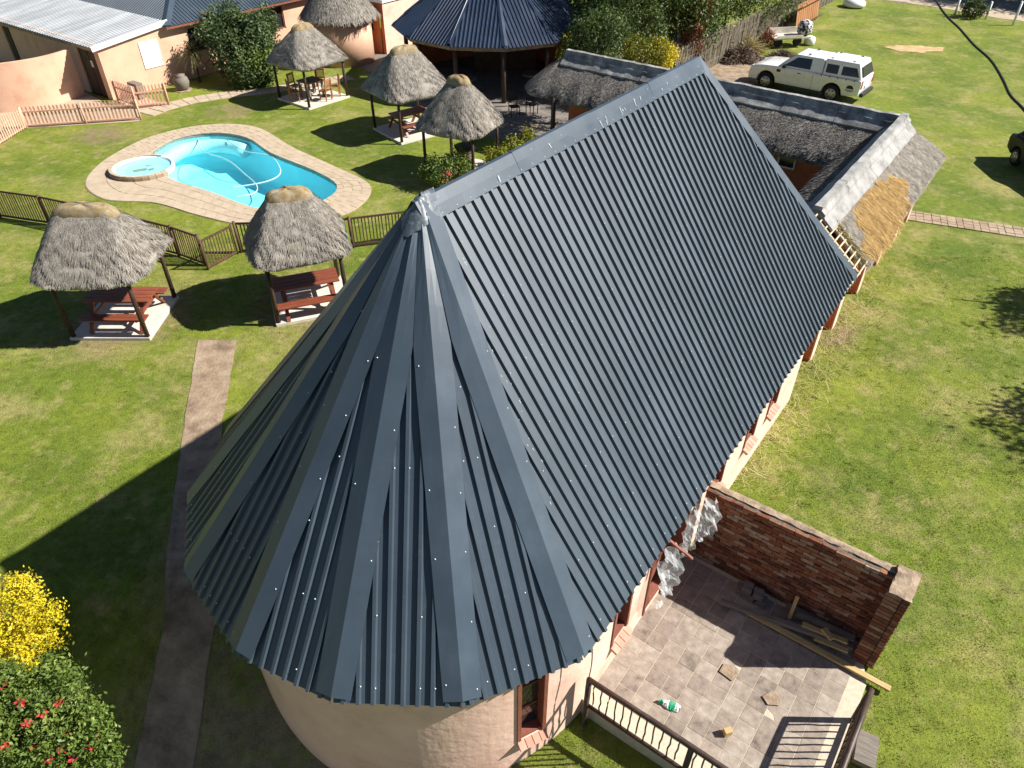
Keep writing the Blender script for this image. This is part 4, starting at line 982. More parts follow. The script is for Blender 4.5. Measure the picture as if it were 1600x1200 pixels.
S_out = quadS((HW, Y0+.30, E0), (HW, HW-.1, E0), (0, 0, RZ), (0, YT, RZ))
def patch(u, v): 
    q = u*9.3+.35*np.sin(v*9)+.25*np.sin(v*23+1); top = .76-.035*np.abs(q-2.6)**2+.06*np.sin(q*7)
    return (q > .55+.9*np.abs(v-.35)) & (q < 4.9-.6*np.abs(v-.5)) & (v < top) & ~((v < .18) & (q > 3.4))
thatch_face(S_out, 60, 10, 30000, m_thatch, 41, lambda u, v: ~patch(u, v) & (v < .84), .22, .008, .016)
V, var = straws(S_out, 34000, .32, .009, .035, 43, patch, .12, vmin=.1); pb = polys_np('bare_straw_patch', V, m_thatch_g, tbd, var, 'stuff'); pb['label'] = 'golden patch where the old grey thatch has come away'
S_in = quadS((-HW, Y0+.6, E0), (-HW, -HW, E0), (0, 0, RZ), (0, Y0, RZ)); thatch_face(S_in, 40, 8, 7000, m_thatch_d, 45)
S_far = quadS((XL-.5, YL-HW, E0), (-HW, -HW, E0), (0, 0, RZ), (XL, YL, RZ), .07, .03); thatch_face(S_far, 70, 10, 52000, m_thatch_d, 47, lambda u, v: v < .86, .34, .009, .035)
S_bk = quadS((XL-.5, YL+HW, E0), (HW-.1, HW, E0), (0, 0, RZ), (XL, YL, RZ)); thatch_face(S_bk, 50, 6, 3000, m_thatch_d, 49)
def S_end(u, v):
    t = np.pi/2+np.pi*u; q = np.clip(v, -.1, 1); bu = .1*np.sin(np.pi*np.clip(q, 0, 1)); r_ = HW*(1-q)+bu
    return np.stack([XL-.5*(1-q)+r_*np.cos(t)*.75, YL+r_*np.sin(t), E0+(RZ-E0)*q], 1)
thatch_face(S_end, 24, 8, 8000, m_thatch, 51, None, .30, .009, .03)
# cement ridge pieces
def ridge_piece(A, B, m, wdt, lift, th, steps=6, seed=1):
    A, B = Vector(A), Vector(B); d = (B-A).normalized(); sx = Vector((d.y, -d.x, 0)); rr = random.Random(seed); mb = MB(); sl = (RZ-E0)/HW
    for k in range(steps+1):
        p = A.lerp(B, k/steps); dz = rr.uniform(-.012, .012)
        for x, z in ((-wdt, -wdt*sl*.94), (-wdt*.5, -wdt*.5*sl*.9), (-.09, .02), (.09, .02), (wdt*.5, -wdt*.5*sl*.9), (wdt, -wdt*sl*.94), (wdt*.98, -wdt*sl-th), (.0, -.12), (-wdt*.98, -wdt*sl-th)):
            q = p+sx*(x+rr.uniform(-.008,.008))+Vector((0,0,z+lift+dz)); mb.v.append(tuple(q))
    n = 9
    for k in range(steps):
        for j in range(n): a = k*n+j; b = k*n+(j+1) % n; mb.f.append((a, b, b+n, a+n))
    mb.f += [tuple(range(n))[::-1], tuple(steps*n+j for j in range(n))]
    return mb.build('ridge_tile', m, tbd)
x = XL-.05; k = 0
while x < -.1:
    e = min(x+1.75, .05); ry = lambda q: YL*min(1, max(0, q/XL)); ridge_piece((x+.008, ry(x), RZ), (e-.008, ry(e), RZ), m_ridge, .46, .11, .05, seed=k); ridge_piece((x+.008, ry(x), RZ), (e-.008, ry(e), RZ), m_ridge, .22, .18, .06, seed=k+50); x = e; k += 1
y = Y0-.12; k = 0
while y < -.2:
    e = min(y+1.9, .3); ridge_piece((0, y+.006, RZ), (0, e-.006, RZ), m_ridgew, .46, .11, .05, seed=k+7); ridge_piece((0, y+.006, RZ), (0, e-.006, RZ), m_ridgew, .20, .19, .06, seed=k+70); y = e; k += 1
# exposed rafters and battens between the old thatch and the steel roof
yb = 16.3-24.85
for k, y in enumerate((-7.55, -7.95, -8.45)):
    MB().tube([(HW-.05, y, E0+.02), (HW*.5+jit(.02), y+jit(.02), (E0+RZ)/2), (0, y+.05, RZ-.05)], [.05, .045, .04], 8).build('rafter', m_pole, tbd, smooth=True)
    MB().tube([(-HW, y, E0+.02), (0, y+.05, RZ-.05)], .045, 8).build('rafter', m_pole, tbd, smooth=True)
for k in range(10):
    f = .03+.105*k; x = HW*(1-f)-.02; z = E0+(RZ-E0)*f+.06
    MB().tube([(x, -9.1+.05*k+jit(.1), z), (x+jit(.02), -8.1, z+.01), (x, -7.25+jit(.06), z)], .022, 6).build('batten', m_pole, tbd, smooth=True)
V, var = straws(quadS((HW-.02, Y0+.15, E0), (HW-.02, Y0+.35, E0), (0, Y0+.45, RZ), (0, Y0+.3, RZ)), 300, .26, .009, .05, 53, None, .3, vmin=.15); polys_np('loose_straw', V, m_straw, tbd, var, 'stuff')
# pillars and walls under the eaves
for a in (16.35, 18.1, 20.35, 22.4, 24.4, 26.0):
    MB().box(-2.83+3.6, a-24.85, .98, .38, .30, 2.35).build('pillar', m_peach if a < 15 else m_orange_shade, tbd, bevel=.01)
    MB().box(-2.625+3.6, a-24.85, .98, .03, .31, 2.33).build('lit_pillar_face', m_peach, tbd)  # paler skin on the sunward face, sunlight put into the colour
MB().box(-3.35+3.6, (14.6+26.2)/2-24.85, 1.05, .2, 11.4, 2.5).build('wall', m_orange_shade, tbd)
MB().box(-2.72+3.6, (14.9+26.3)/2-24.85, 2.16, .2, 11.2, .10).build('wall_plate', m_peach, tbd)
MB().box((XL+HW)/2-.3, .55, 1.05, -XL+.6, .2, 2.4).build('wall', m_orange_shade, tbd)
for x in (-11.9, -9.4, -6.9, -4.4): MB().tube([(x, -1.15, 0), (x, -1.15, 2.25)], .09, 9).build('post', m_wood, tbd, smooth=True)
wf = MB(); 
for x in (-4.0, -3.2): wf.box(x, .43, 1.1, .62, .05, .05).box(x, .43, 1.75, .62, .05, .05).box(x-.285, .43, 1.42, .05, .05, .6).box(x+.285, .43, 1.42, .05, .05, .6)
wf.build('window_frame', m_white, tbd)
for x in (-4.0, -3.2): MB().box(x, .445, 1.42, .52, .012, .6).build('pane', m_glass, tbd)
tag(MB().box(0,0,.4,1.1,.5,.08).box(-.45,0,.18,.08,.45,.36).box(.45,0,.18,.08,.45,.36).build('bench', m_greywood, None, loc=NA(-7.2,24.0,.02), rot=(0,0,AX)), 'grey bench in the shade under the courtyard eave', 'bench')
# ------------------------------------------------------------------ peach buildings at the back left
lt = empty('entrance_block', NA(-36.1, 17.1), AX, 'low peach entrance block with light grey sheet roof and dark door', 'building')
mb, _ = wall_path([(-13, 0), (0, 0), (0, 3.72)], .2, -.1, 2.42, [(13-9.3, 13-8.5, 0, 2.05), (13-2.0, 13-.42, 0, 2.08)]); mb.build('wall', m_peach_d, lt)
MB().quad((.001, .0, 2.4), (.001, 3.72, 2.4), (.001, 3.72, 2.72)).build('gable_infill', m_peach_d, lt)
for x0, x1 in ((-9.3, -8.5), (-2.0, -.42)): 
    dr = MB().box((x0+x1)/2, .12, 1.03, x1-x0, .05, 2.06).build('door', m_wood, lt)
    MB().box((x0+x1)/2, .09, 1.03, .03, .03, 2.0).build('door_stile', m_wood, dr)
pap = MB().box(-1.05, .07, 1.45, .2, .004, .28).build('notice', m_white, lt)
for k in range(4): MB().box(-1.05, .066, 1.36+.055*k, .13, .003, .012).build('print_line', m_blackp, pap)
tl = math.atan2(.42, 3.8); es = Vector((0, math.cos(tl), math.sin(tl))); x = -13.2
while x < .05:
    e = min(x+.92, .1); mb, _ = ribbed((0, -.28, 2.37), (1, 0, 0), es, x, e, lambda q: 0, lambda q: 3.95, .23, .03); mb.build('roof_sheet', m_galv, lt); x = e
MB().beam((.14, -.30, 2.33), (.14, 3.7, 2.78), .035, .24).build('barge_board', m_white, lt)
MB().box(-6.5, -.25, 2.28, 13.1, .03, .13).build('fascia', m_cement, lt)
MB().box(.022, 2.48, 1.55, .03, .98, 1.18).build('white_board', m_white, lt)
cw = empty('curved_wall', (-21.2, 34.6, 0), 0, 'curved peach plaster screen wall in front of the entrance door', 'wall')
cpts = [(x+21.2, y-34.6) for x, y in ((-26.5,32.9),(-25.0,33.1),(-23.5,33.3),(-22.4,33.7),(-21.5,34.4),(-20.95,35.2),(-20.62,36.0))]
mb, _ = wall_path([(p.x, p.y) for p in spline([(*p, 0) for p in cpts], 8, False)], .18, -.1, 2.05); mb.build('screen', m_peach_d, cw)
ac = empty('cooling_unit', (-17.85, 35.55, 0), AX, 'small grey box unit standing behind the picket gate', 'unit'); MB().box(0, 0, .38, .75, .35, .66).build('casing', m_greywood, ac, bevel=.02); MB().lathe([(.24, .0), (.24, .03), (.05, .04)], seg=18).build('fan_grille', m_blackp, ac, loc=(0,-.19,.38), rot=(math.pi/2,0,0))
hs = empty('peach_house', NA(-36.1, 20.82), AX, 'long peach house with hipped charcoal ribbed roof and dark windows', 'building')
wo = [(.9, 2.75, 1.15, 2.28), (4.95, 6.95, 1.25, 2.38), (9.2, 10.4, 1.2, 2.3)]
mb, _ = wall_path([(0, 0), (0, 14)], .22, -.1, 2.8, wo); mb.build('wall', m_peach_d, hs)
MB().box(-6, .11, 1.3, 11.8, .2, 2.8).build('front_wall', m_peach_d, hs)
for s0, s1, zb, zt in wo:
    f = MB().box(-.09, (s0+s1)/2, zb+.03, .1, s1-s0, .06).box(-.09, (s0+s1)/2, zt-.03, .1, s1-s0, .06).box(-.09, s0+.03, (zb+zt)/2, .1, .06, zt-zb-.12).box(-.09, s1-.03, (zb+zt)/2, .1, .06, zt-zb-.12).box(-.09, (s0+s1)/2, (zb+zt)/2, .08, .05, zt-zb-.12).build('window', m_frame, hs)
    MB().box(-.11, (s0*.5+s1*.5)-(s1-s0)/4, (zb+zt)/2, .01, (s1-s0)/2-.05, zt-zb-.1).build('pane', m_glass, f); MB().box(-.11, (s0*.5+s1*.5)+(s1-s0)/4, (zb+zt)/2, .01, (s1-s0)/2-.05, zt-zb-.1).build('pane', m_glass, f)
sl = R(27); A = Vector((.40, -.35, 2.62))
for k in range(19):
    mb, _ = ribbed(A, (0, 1, 0), (-math.cos(sl), 0, math.sin(sl)), k*.76, (k+1)*.76, lambda q: 0, lambda q: min(q, 4.6)/math.cos(sl), .19, .034); mb.build('roof_sheet', m_roof, hs)
    mb, _ = ribbed(A, (-1, 0, 0), (0, math.cos(sl), math.sin(sl)), k*.76, (k+1)*.76, lambda q: 0, lambda q: min(q, 4.6)/math.cos(sl), .19, .034); mb.build('roof_sheet', m_roof, hs)
hp = MB(); C_ = A+Vector((-4.6, 4.6, 4.6*math.tan(sl)))
hp.quad(A+Vector((-.30,0,.05)), A+Vector((0,0,.09)), C_+Vector((0,0,.09)), C_+Vector((-.30,0,.05))); hp.quad(A+Vector((0,0,.09)), A+Vector((0,.30,.05)), C_+Vector((0,.30,.05)), C_+Vector((0,0,.09))); hp.build('hip_flashing', m_flash, hs)
MB().box(.36, 6.6, 2.56, .03, 13.8, .12).build('fascia', m_frame, hs)
an = empty('annex', NA(-31.3, 30.6), AX, 'flat roofed orange annex between the rondavel and the round pavilion', 'building')
mb, _ = wall_path([(-3.2, 0), (0, 0), (0, 6)], .2, -.1, 2.62, [(2.0, 2.38, 1.15, 2.05), (2.92, 3.06, 0, 2.05)]); mb.build('wall', m_orange_shade, an)
MB().box(.012, 3.0, 1.26, .02, 5.98, 2.7).build('lit_side_skin', m_peach, an)  # peach skin on the sunlit side only, the front's orange holds its shade
MB().box(-1.6, -.04, 2.68, 3.5, .1, .16).box(.06, 3.0, 2.68, .08, 6.1, .16).build('fascia', m_white, an); MB().box(-1.6, 3, 2.66, 3.1, 5.9, .05).build('roof', m_ridge, an)
MB().box(-1.01, .12, 1.6, .38, .02, .9).build('window_pane', m_glass, an); MB().box(-.21, .12, 1.02, .14, .02, 2.05).build('door', m_wood, an)
rd = empty('rondavel', (-9.15, 42.1, 0), 0, 'round peach rondavel with thatched cone roof beside the annex', 'building')
MB().lathe([(1.62, -.1), (1.60, 2.5), (1.4, 2.5)], seg=64).build('wall', m_peach_d, rd, smooth=True)
def S_rd(u, v):
    t = 2*np.pi*u; q = np.clip(v, -.1, 1); r_ = 2.0*(1-q)+.02+.1*np.sin(np.pi*np.clip(q, 0, 1)); return np.stack([r_*np.cos(t), r_*np.sin(t), 2.32+2.0*q], 1)
b = surf(S_rd, 48, 10, .012, True, 5); n0 = len(b.v)
for i in range(48): x, y, z = b.v[i]; b.v.append((x*.97, y*.97, z-.16))
for i in range(48): j = (i+1) % 48; b.f.append((j, i, n0+i, n0+j))
t_ = b.build('thatch', m_thatch, rd, smooth=True); a = t_.data.attributes.new('var', 'FLOAT', 'FACE'); a.data.foreach_set('value', RNG.uniform(.3, .7, len(t_.data.polygons)).astype(np.float32))
V, var = straws(S_rd, 9000, .28, .013, .03, 61); polys_np('straw', V, m_thatch, t_, var, 'stuff')

# ------------------------------------------------------------------ round pavilion
LC = Vector((-.98, 38.85, 0)); LR = 4.85
lp = empty('round_pavilion', LC, R(8), 'large open round pavilion with navy ribbed steel roof on dark poles', 'pavilion')
NL = 12; ap = Vector((0, 0, 5.9))
for k in range(NL):
    t0, t1 = 2*math.pi*k/NL, 2*math.pi*(k+1)/NL; a_, b_ = Vector((LR*math.cos(t0), LR*math.sin(t0), 2.62)), Vector((LR*math.cos(t1), LR*math.sin(t1), 2.62))
    facet(a_, b_, ap, 'roof_sheet', m_navy, lp, False)
    mb = MB(); d1 = (b_-a_).normalized(); tp = Vector((-math.sin(t0), math.cos(t0), 0)); up = Vector((0,0,.06))
    mb.quad(a_-tp*.14+up*.5, a_+up*1.4, ap.lerp(a_, .06)+up*1.4, ap.lerp(a_, .06)-tp*.05+up*.5); mb.quad(a_+up*1.4, a_+tp*.14+up*.5, ap.lerp(a_, .06)+tp*.05+up*.5, ap.lerp(a_, .06)+up*1.4); mb.build('hip_flashing', m_navy, lp)
    MB().beam(a_*.965+Vector((0,0,2.62*.035-.12)), b_*.965+Vector((0,0,2.62*.035-.12)), .04, .22).build('fascia', m_cement, lp)
    p = Vector((math.cos(t0)*LR*.88, math.sin(t0)*LR*.88, 0)); MB().tube([p, p+Vector((0,0,2.75))], .11, 10).build('pole', m_wood, lp, smooth=True)
mb, _ = wall_path([(4.1*math.cos(t), 4.1*math.sin(t)) for t in np.linspace(R(-15), R(165), 40)], .18, 0, 2.4); mb.build('added_back_wall', m_orange_shade, lp)  # wall added behind the poles so the open interior stays dark
MB().lathe([(4.7, -.05), (4.7, .06), (.02, .07)], seg=48).build('floor', m_greypave, lp)
bc = empty('bar_counter', LC+Vector((.6, 1.2, .07)), R(10), 'dark bar counter in the shade of the round pavilion', 'counter'); MB().box(0, 0, .5, 3.2, .5, 1.0).build('front', m_wood, bc); MB().box(0, -.05, 1.03, 3.4, .75, .06).build('counter_top', m_greywood, bc)
def round_table(label, x, y, z0=.07, m=m_greywood):
    o = empty('round_table', (x, y, z0), 0, label, 'table', 'tables in the pavilion shade'); MB().lathe([(.5, .70), (.52, .74), (.5, .76)], seg=20).build('top', m, o); MB().lathe([(.05, .04), (.05, .70)], seg=8).build('column', m_blackp, o); MB().lathe([(.28, 0), (.26, .04)], seg=14).build('foot', m_blackp, o)
round_table('grey round table at the front of the pavilion shade', -2.2, 35.9); round_table('grey round table deeper inside the pavilion', 1.0, 36.6)
def dark_chair(label, x, y, rz):
    o = empty('metal_chair', (x, y, .012), rz, label, 'chair', 'dark chairs in the shaded courtyard'); MB().box(0, 0, .44, .42, .42, .03).build('seat', m_blackp, o); MB().box(0, .2, .75, .42, .03, .22).build('backrest', m_blackp, o)
    for sx in (-1, 1):
        MB().box(sx*.19, -.18, .22, .03, .03, .44).build('leg', m_blackp, o); MB().box(sx*.19, .2, .42, .03, .03, .84).build('back_leg', m_blackp, o)
dark_chair('dark metal chair beside the pavilion pole, nearer one', .1, 32.9, .3); dark_chair('dark metal chair beside the pavilion pole, farther one', .9, 33.2, 2.6)
tag(MB().box(0, 0, .015, 3.6, .12, .06).build('concrete_kerb', m_cement, None, loc=(1.4, 31.2, .01), rot=(0, 0, R(-32))), 'pale concrete kerb on the shaded courtyard paving', 'kerb')

# ------------------------------------------------------------------ vehicles
def arch(cx, r, z0, n=9): return [(cx+r*math.cos(t), max(z0, .36+r*math.sin(t))) for t in np.linspace(math.pi-.05, .05, n)][::-1]
def vehicle(name, label, loc, rz, paint, W, front, top_line, wheels, wr, zs, cabs, cat):
    o = empty(name, loc, rz, label, cat)
    low = [(top_line[0][0]-.02, zs+.08)]                       # rear to front along the sill with wheel arches
    prof = list(top_line)
    bot = []
    for wx in sorted(wheels, reverse=True): bot += [(wx+wr*1.2, zs)]+[(wx+wr*1.2*math.cos(t), zs+wr*1.2*math.sin(t)+.02) for t in np.linspace(.15, math.pi-.15, 9)]+[(wx-wr*1.2, zs)]
    poly = prof+bot
    bm = bmesh.new(); rows_ = []
    for yy, ins in ((-W/2, 0), (W/2, 0)):
        rows_.append([bm.verts.new((x, yy, z)) for x, z in poly])
    n = len(poly)
    for i in range(n): bm.faces.new((rows_[0][i], rows_[0][(i+1) % n], rows_[1][(i+1) % n], rows_[1][i]))
    bm.faces.new(rows_[0][::-1]); bm.faces.new(rows_[1])
    bmesh.ops.recalc_face_normals(bm, faces=bm.faces); me = bpy.data.meshes.new('body'); bm.to_mesh(me); bm.free()
    b = mk('body', me, paint, o); bv = b.modifiers.new('bevel', 'BEVEL'); bv.width = .06; bv.segments = 3; bv.limit_method = 'ANGLE'; bv.angle_limit = R(40); me.polygons.foreach_set('use_smooth', [True]*len(me.polygons)); 
    for (xb0, xb1, zb, xt0, xt1, zt, wb, wt, nm) in cabs:          # greenhouse: base and roof outlines
        mb = MB(); mb.v = [(xb0,-wb/2,zb),(xb1,-wb/2,zb),(xb1,wb/2,zb),(xb0,wb/2,zb),(xt0,-wt/2,zt),(xt1,-wt/2,zt),(xt1,wt/2,zt),(xt0,wt/2,zt)]
        mb.f = [(3,2,1,0),(4,5,6,7),(0,1,5,4),(1,2,6,5),(2,3,7,6),(3,0,4,7)]; mb.build(nm, paint, o, bevel=.05)
    MB().box(0, 0, .52, max(wheels)-min(wheels)+1.1, W-.5, .42).build('underbody', m_blackp, o)
    for wx in wheels:
        for s in (-1, 1):
            t = MB().lathe([(wr*.62, -.11), (wr*.93, -.11), (wr, -.07), (wr, .07), (wr*.93, .11), (wr*.62, .11)], seg=28).build('wheel', m_tyre, o, loc=(wx, s*(W/2-.12), wr), rot=(-s*math.pi/2, 0, 0), smooth=True)
            rm = MB().lathe([(wr*.64, .112), (wr*.60, .126), (wr*.2, .116), (.03, .13)], seg=24)
            rm.build('rim', m_rim, t, smooth=True)
            for q in range(6):
                a = q*math.pi/3; MB().box(math.cos(a)*wr*.42, math.sin(a)*wr*.42, .124, wr*.20, wr*.13, .012, a).build('rim_slot', m_blackp, t)
    return o
def panel(o, nm, P, m): 
    A, B, C = [Vector(p) for p in P[:3]]; n = (B-A).cross(C-A).normalized(); mb = MB(); mb.quad(*[tuple(Vector(p)+n*.004) for p in P]); return mb.build(nm, m, o)
UT = [(-2.82,.50),(-2.86,1.10),(-2.80,1.17),(1.12,1.17),(1.9,1.12),(2.30,1.04),(2.46,.92),(2.52,.66),(2.50,.42)]
ute = vehicle('pickup_truck', 'white pickup truck with canopy parked behind the thatched building', (14.2, 36.58, 0), R(141.2), m_carw, 1.84, 0, UT, (-1.6, 1.6), .385, .40, [(-.98, 1.15, 1.16, -.92, .42, 1.78, 1.72, 1.42, 'cab'), (-2.80, -1.0, 1.16, -2.52, -1.0, 1.83, 1.74, 1.46, 'canopy')], 'pickup truck')
def side_y(z, wb=1.72, wt=1.42): return (wb+(wt-wb)*(z-1.16)/.62)/2
for s in (1, -1):
    def sp(x, z, wb=1.72, wt=1.42): return (x, s*(side_y(z, wb, wt)+.012), z)
    for q, mm in (([(.86,1.24),(.30,1.66),(-.38,1.68),(-.40,1.24)], (1.72,1.42)), ([(-1.12,1.26),(-1.10,1.68),(-1.66,1.70),(-1.68,1.26)], (1.74,1.46)), ([(-1.84,1.26),(-1.82,1.70),(-2.42,1.70),(-2.66,1.28)], (1.74,1.46))):
        P = [sp(x, z, *mm) for x, z in q]; panel(ute, 'side_window', P if s < 0 else P, m_cglass).data.flip_normals() if False else panel(ute, 'side_window', P, m_cglass)
    MB().box(.05, s*.925, 1.02, .16, .03, .035).build('door_handle', m_blackp, ute); MB().box(.80, s*.99, 1.22, .12, .18, .15).build('mirror', m_blackp, ute, bevel=.02)
    MB().box(1.05, s*.921, .98, .18, .012, .12).build('side_vent', m_blackp, ute)
    MB().box(-.62, s*.922, .78, .012, .006, .74).build('door_gap', m_blackp, ute)
    MB().box(-1.75, s*.922, 1.145, 2.1, .006, .012).build('canopy_seam', m_blackp, ute)
    for k in range(5): MB().box(-1.0-.38*k, s*.925, 1.125, .045, .02, .06).build('tonneau_hook', m_blackp, ute)
    MB().box(-2.855, s*.78, .98, .03, .16, .34).build('tail_light', m_red, ute); MB().box(2.36, s*.72, .92, .16, .28, .16).build('headlight', m_lamp, ute, bevel=.02)
    MB().prism([(-.17,0),(-.15,.08),(-.06,.15),(.06,.16),(.15,.09),(.17,0)], -.003, .003).build('emblem', m_blackp, ute, loc=(-2.40, s*.924, .76), rot=(math.pi/2, 0, 0)); MB().box(-2.40, s*.924, .70, .38, .006, .025).box(-2.40, s*.924, .655, .30, .006, .02).build('emblem_lettering', m_blackp, ute)
panel(ute, 'windscreen', [(1.10,-.78,1.20),(1.10,.78,1.20),(.49,.66,1.74),(.49,-.66,1.74)], m_cglass).location.x += .012
panel(ute, 'rear_window', [(-2.78,.70,1.26),(-2.78,-.70,1.26),(-2.60,-.60,1.70),(-2.60,.60,1.70)], m_cglass).location.x -= .03
MB().box(-2.875, 0, .80, .012, .50, .12).build('number_plate', m_white, ute); MB().box(-2.92, 0, .52, .16, 1.5, .16).build('rear_bumper', m_blackp, ute, bevel=.02); MB().box(2.50, 0, .50, .10, 1.6, .16).build('front_bumper', m_blackp, ute, bevel=.02); MB().box(2.475, 0, .82, .03, 1.0, .18).build('grille', m_blackp, ute)
for x in (-.15, -1.2, -2.2):
    for s in (-1, 1): MB().box(x, s*.56, 1.83, .10, .05, .05).build('rack_foot', m_blackp, ute)
CT = [(-2.05,.45),(-2.12,.80),(-2.05,.98),(-1.2,1.0),(.9,.98),(1.7,.90),(2.05,.76),(2.12,.55),(2.08,.36)]
car = vehicle('parked_car', 'dark parked car cut off by the right edge of the lawn', (20.25, 26.0, 0), R(-93), m_card, 1.74, 0, CT, (-1.3, 1.32), .31, .30, [(-1.9, .95, .98, -1.45, .20, 1.45, 1.60, 1.25, 'cabin')], 'car')
for s in (1, -1):
    for q in ([(.70,1.03),(.16,1.38),(-.42,1.40),(-.44,1.03)], [(-.54,1.03),(-.52,1.40),(-1.36,1.40),(-1.66,1.06)]):
        panel(car, 'side_window', [(x, s*((1.60+(1.25-1.60)*(z-.98)/.47)/2+.012), z) for x, z in q], m_cglass)
panel(car, 'windscreen', [(.93,-.72,1.01),(.93,.72,1.01),(.26,.58,1.42),(.26,-.58,1.42)], m_cglass).location.x += .02
# ------------------------------------------------------------------ trees and shrubs
plant('tree', 'dark evergreen tree at the right of the navy pavilion roof', 'tree', (5.2,39.6,0), [(0,0,3.6,2.3,2.2,2.0),(1.2,-.8,2.6,1.6,1.5,1.5),(-.9,-.6,2.8,1.4,1.4,1.4),(0,.5,5.2,1.6,1.6,1.2),(.4,0,7.0,2.0,2.2,1.5)], 19000, .17, m_lf_mid, 1, 'trees beyond the thatched building', th=.2, clump=.3)
plant('tree', 'dark dense tree hugging the left end of the cement ridge', 'tree', (3.5,31.9,0), [(0,0,2.6,1.1,1.1,1.1),(.2,.1,3.7,.9,.9,.8),(-.3,.8,3.0,.9,.9,1.0)], 9000, .12, m_lf_dark, 17, 'trees beyond the thatched building', th=.1, clump=.2)
plant('tree', 'dark broadleaf tree behind the yellow shrub', 'tree', (8.3,40.6,0), [(0,0,3.4,2.2,2.2,1.9),(-1.3,-.6,2.3,1.5,1.5,1.4),(1.1,-.9,2.4,1.4,1.3,1.4),(.3,.2,5.2,1.6,1.6,1.3)], 16000, .16, m_lf_mid, 2, 'trees beyond the thatched building', th=.2, clump=.3)
plant('tree', 'grey green tree overhanging the reed fence near the water tank', 'tree', (12.6,46.9,0), [(0,0,2.7,2.3,2.1,1.5),(1.5,-.6,2.1,1.5,1.4,1.1),(-1.4,-1.2,2.3,1.4,1.3,1.2),(2.9,1.8,2.4,1.5,1.5,1.2),(.3,.8,3.9,1.6,1.6,1.0)], 20000, .13, m_lf_mid, 3, 'trees beyond the thatched building', th=.18, clump=.28)
plant('tree', 'tall green tree standing behind the grey green one along the reed fence', 'tree', (10.8,51.5,0), [(0,0,3.4,2.6,2.4,2.0),(1.8,1.0,3.0,1.8,1.8,1.6),(-1.8,-.4,3.0,1.8,1.7,1.6)], 14000, .16, m_lf_dark, 4, 'trees beyond the thatched building', th=.2, clump=.3)
plant('tree', 'leafy tree standing at the back right of the pavilion', 'tree', (4.4,45.6,0), [(0,0,3.6,2.6,2.4,2.2),(2.4,.6,3.2,2.0,2.0,1.8)], 12000, .17, m_lf_dark, 5, 'trees beyond the thatched building', th=.2, clump=.3)
plant('shrub', 'bright yellow shrub rising behind the cement ridge', 'shrub', (5.75,34.0,0), [(0,0,2.1,.72,.7,.9),(.62,-.1,2.4,.48,.48,.62),(-.5,-.2,1.8,.5,.5,.6)], 9000, .085, m_lf_yg, 6, th=.05, clump=.15)
plant('shrub', 'yellow tipped shrub at the right of the bright yellow one', 'shrub', (6.75,34.1,0), [(0,0,2.3,.42,.42,.62)], 3500, .085, m_lf_yel, 16, th=.04, clump=.15)
plant('shrub', 'tall shrub with red leaves beside the steel ridge end', 'shrub', (9.0,39.0,0), [(0,0,1.8,.6,.55,1.0),(.15,.1,3.1,.48,.48,.9),(-.2,-.1,1.0,.6,.6,.7)], 8000, .085, m_lf_red, 7, th=.06, clump=.14)
plant('shrub', 'light green shrub left of the yellow shrub behind the cement ridge', 'shrub', (4.1,35.0,0), [(0,0,1.8,.6,.55,.8),(-.5,.6,2.2,.5,.5,.8)], 5000, .10, m_lf_bright, 8, th=.05, clump=.16)
plant('shrub', 'yellow green shrub filling the gap between pavilion and thatch end', 'shrub', (2.75,35.2,0), [(0,0,1.8,.65,.6,1.2),(.6,.5,2.2,.6,.6,1.0)], 7000, .11, m_lf_yg, 9, th=.05, clump=.18)
plant('tree', 'dark small tree close behind the cement ridge at the thatch end', 'tree', (4.6,36.4,0), [(0,0,2.4,1.4,1.2,1.8),(1.6,.3,2.2,1.2,1.1,1.6),(.4,.3,4.4,1.1,1.1,1.1),(1.2,.4,6.0,1.5,1.6,1.2)], 14000, .12, m_lf_dark, 19, th=.05, clump=.18)
plant('shrub', 'big rounded green bush against the peach house', 'shrub', (-13.4,38.3,0), [(0,0,1.35,1.55,1.45,1.3),(-.7,.4,2.0,1.1,1.1,.95),(.7,.2,1.9,1.0,1.0,1.0),(.4,-.7,.8,1.0,.8,.8)], 26000, .14, m_lf_grey, 10, th=.1, clump=.2)
plant('shrub', 'bright green low shrub growing at the front of the big bush', 'shrub', (-12.6,37.4,0), [(0,0,.7,.85,.7,.7),(-.8,-.1,.6,.6,.5,.6),(.3,.2,1.2,.6,.5,.5)], 11000, .14, m_lf_bright, 20, th=.06, clump=.16)
plant('shrub', 'yellow leaved shrub at the bottom left edge', 'shrub', (-8.0,6.5,-.72), [(0.05,-.25,1.15,.5,.5,.5),(0,0,1.38,.55,.55,.62),(.42,.1,1.5,.42,.42,.5),(-.45,-.1,1.45,.5,.5,.6),(.2,.2,1.9,.34,.34,.36)], 15000, .05, m_lf_yel, 11, th=.045, clump=.07, aspect=.5, shell=.4)
hb = plant('hibiscus_shrub', 'green hibiscus bush with red flowers in the bottom left corner', 'shrub', (-6.95,5.15,-1.3), [(0,0,1.72,.66,.58,.64),(.62,-.15,1.6,.50,.44,.54),(-.5,.0,1.85,.5,.5,.6),(.08,.38,2.02,.42,.36,.44)], 26000, .066, m_lf_bright, 12, th=.045, clump=.10)
V, var = leaf_cloud([(.34,.27,2.02,.28,.28,.42)], 1500, .035, 33, clump=.10, aspect=.3); polys_np('pale_flower_spikes', V, m_lf_grey, hb, var, 'stuff')
fl = MB()
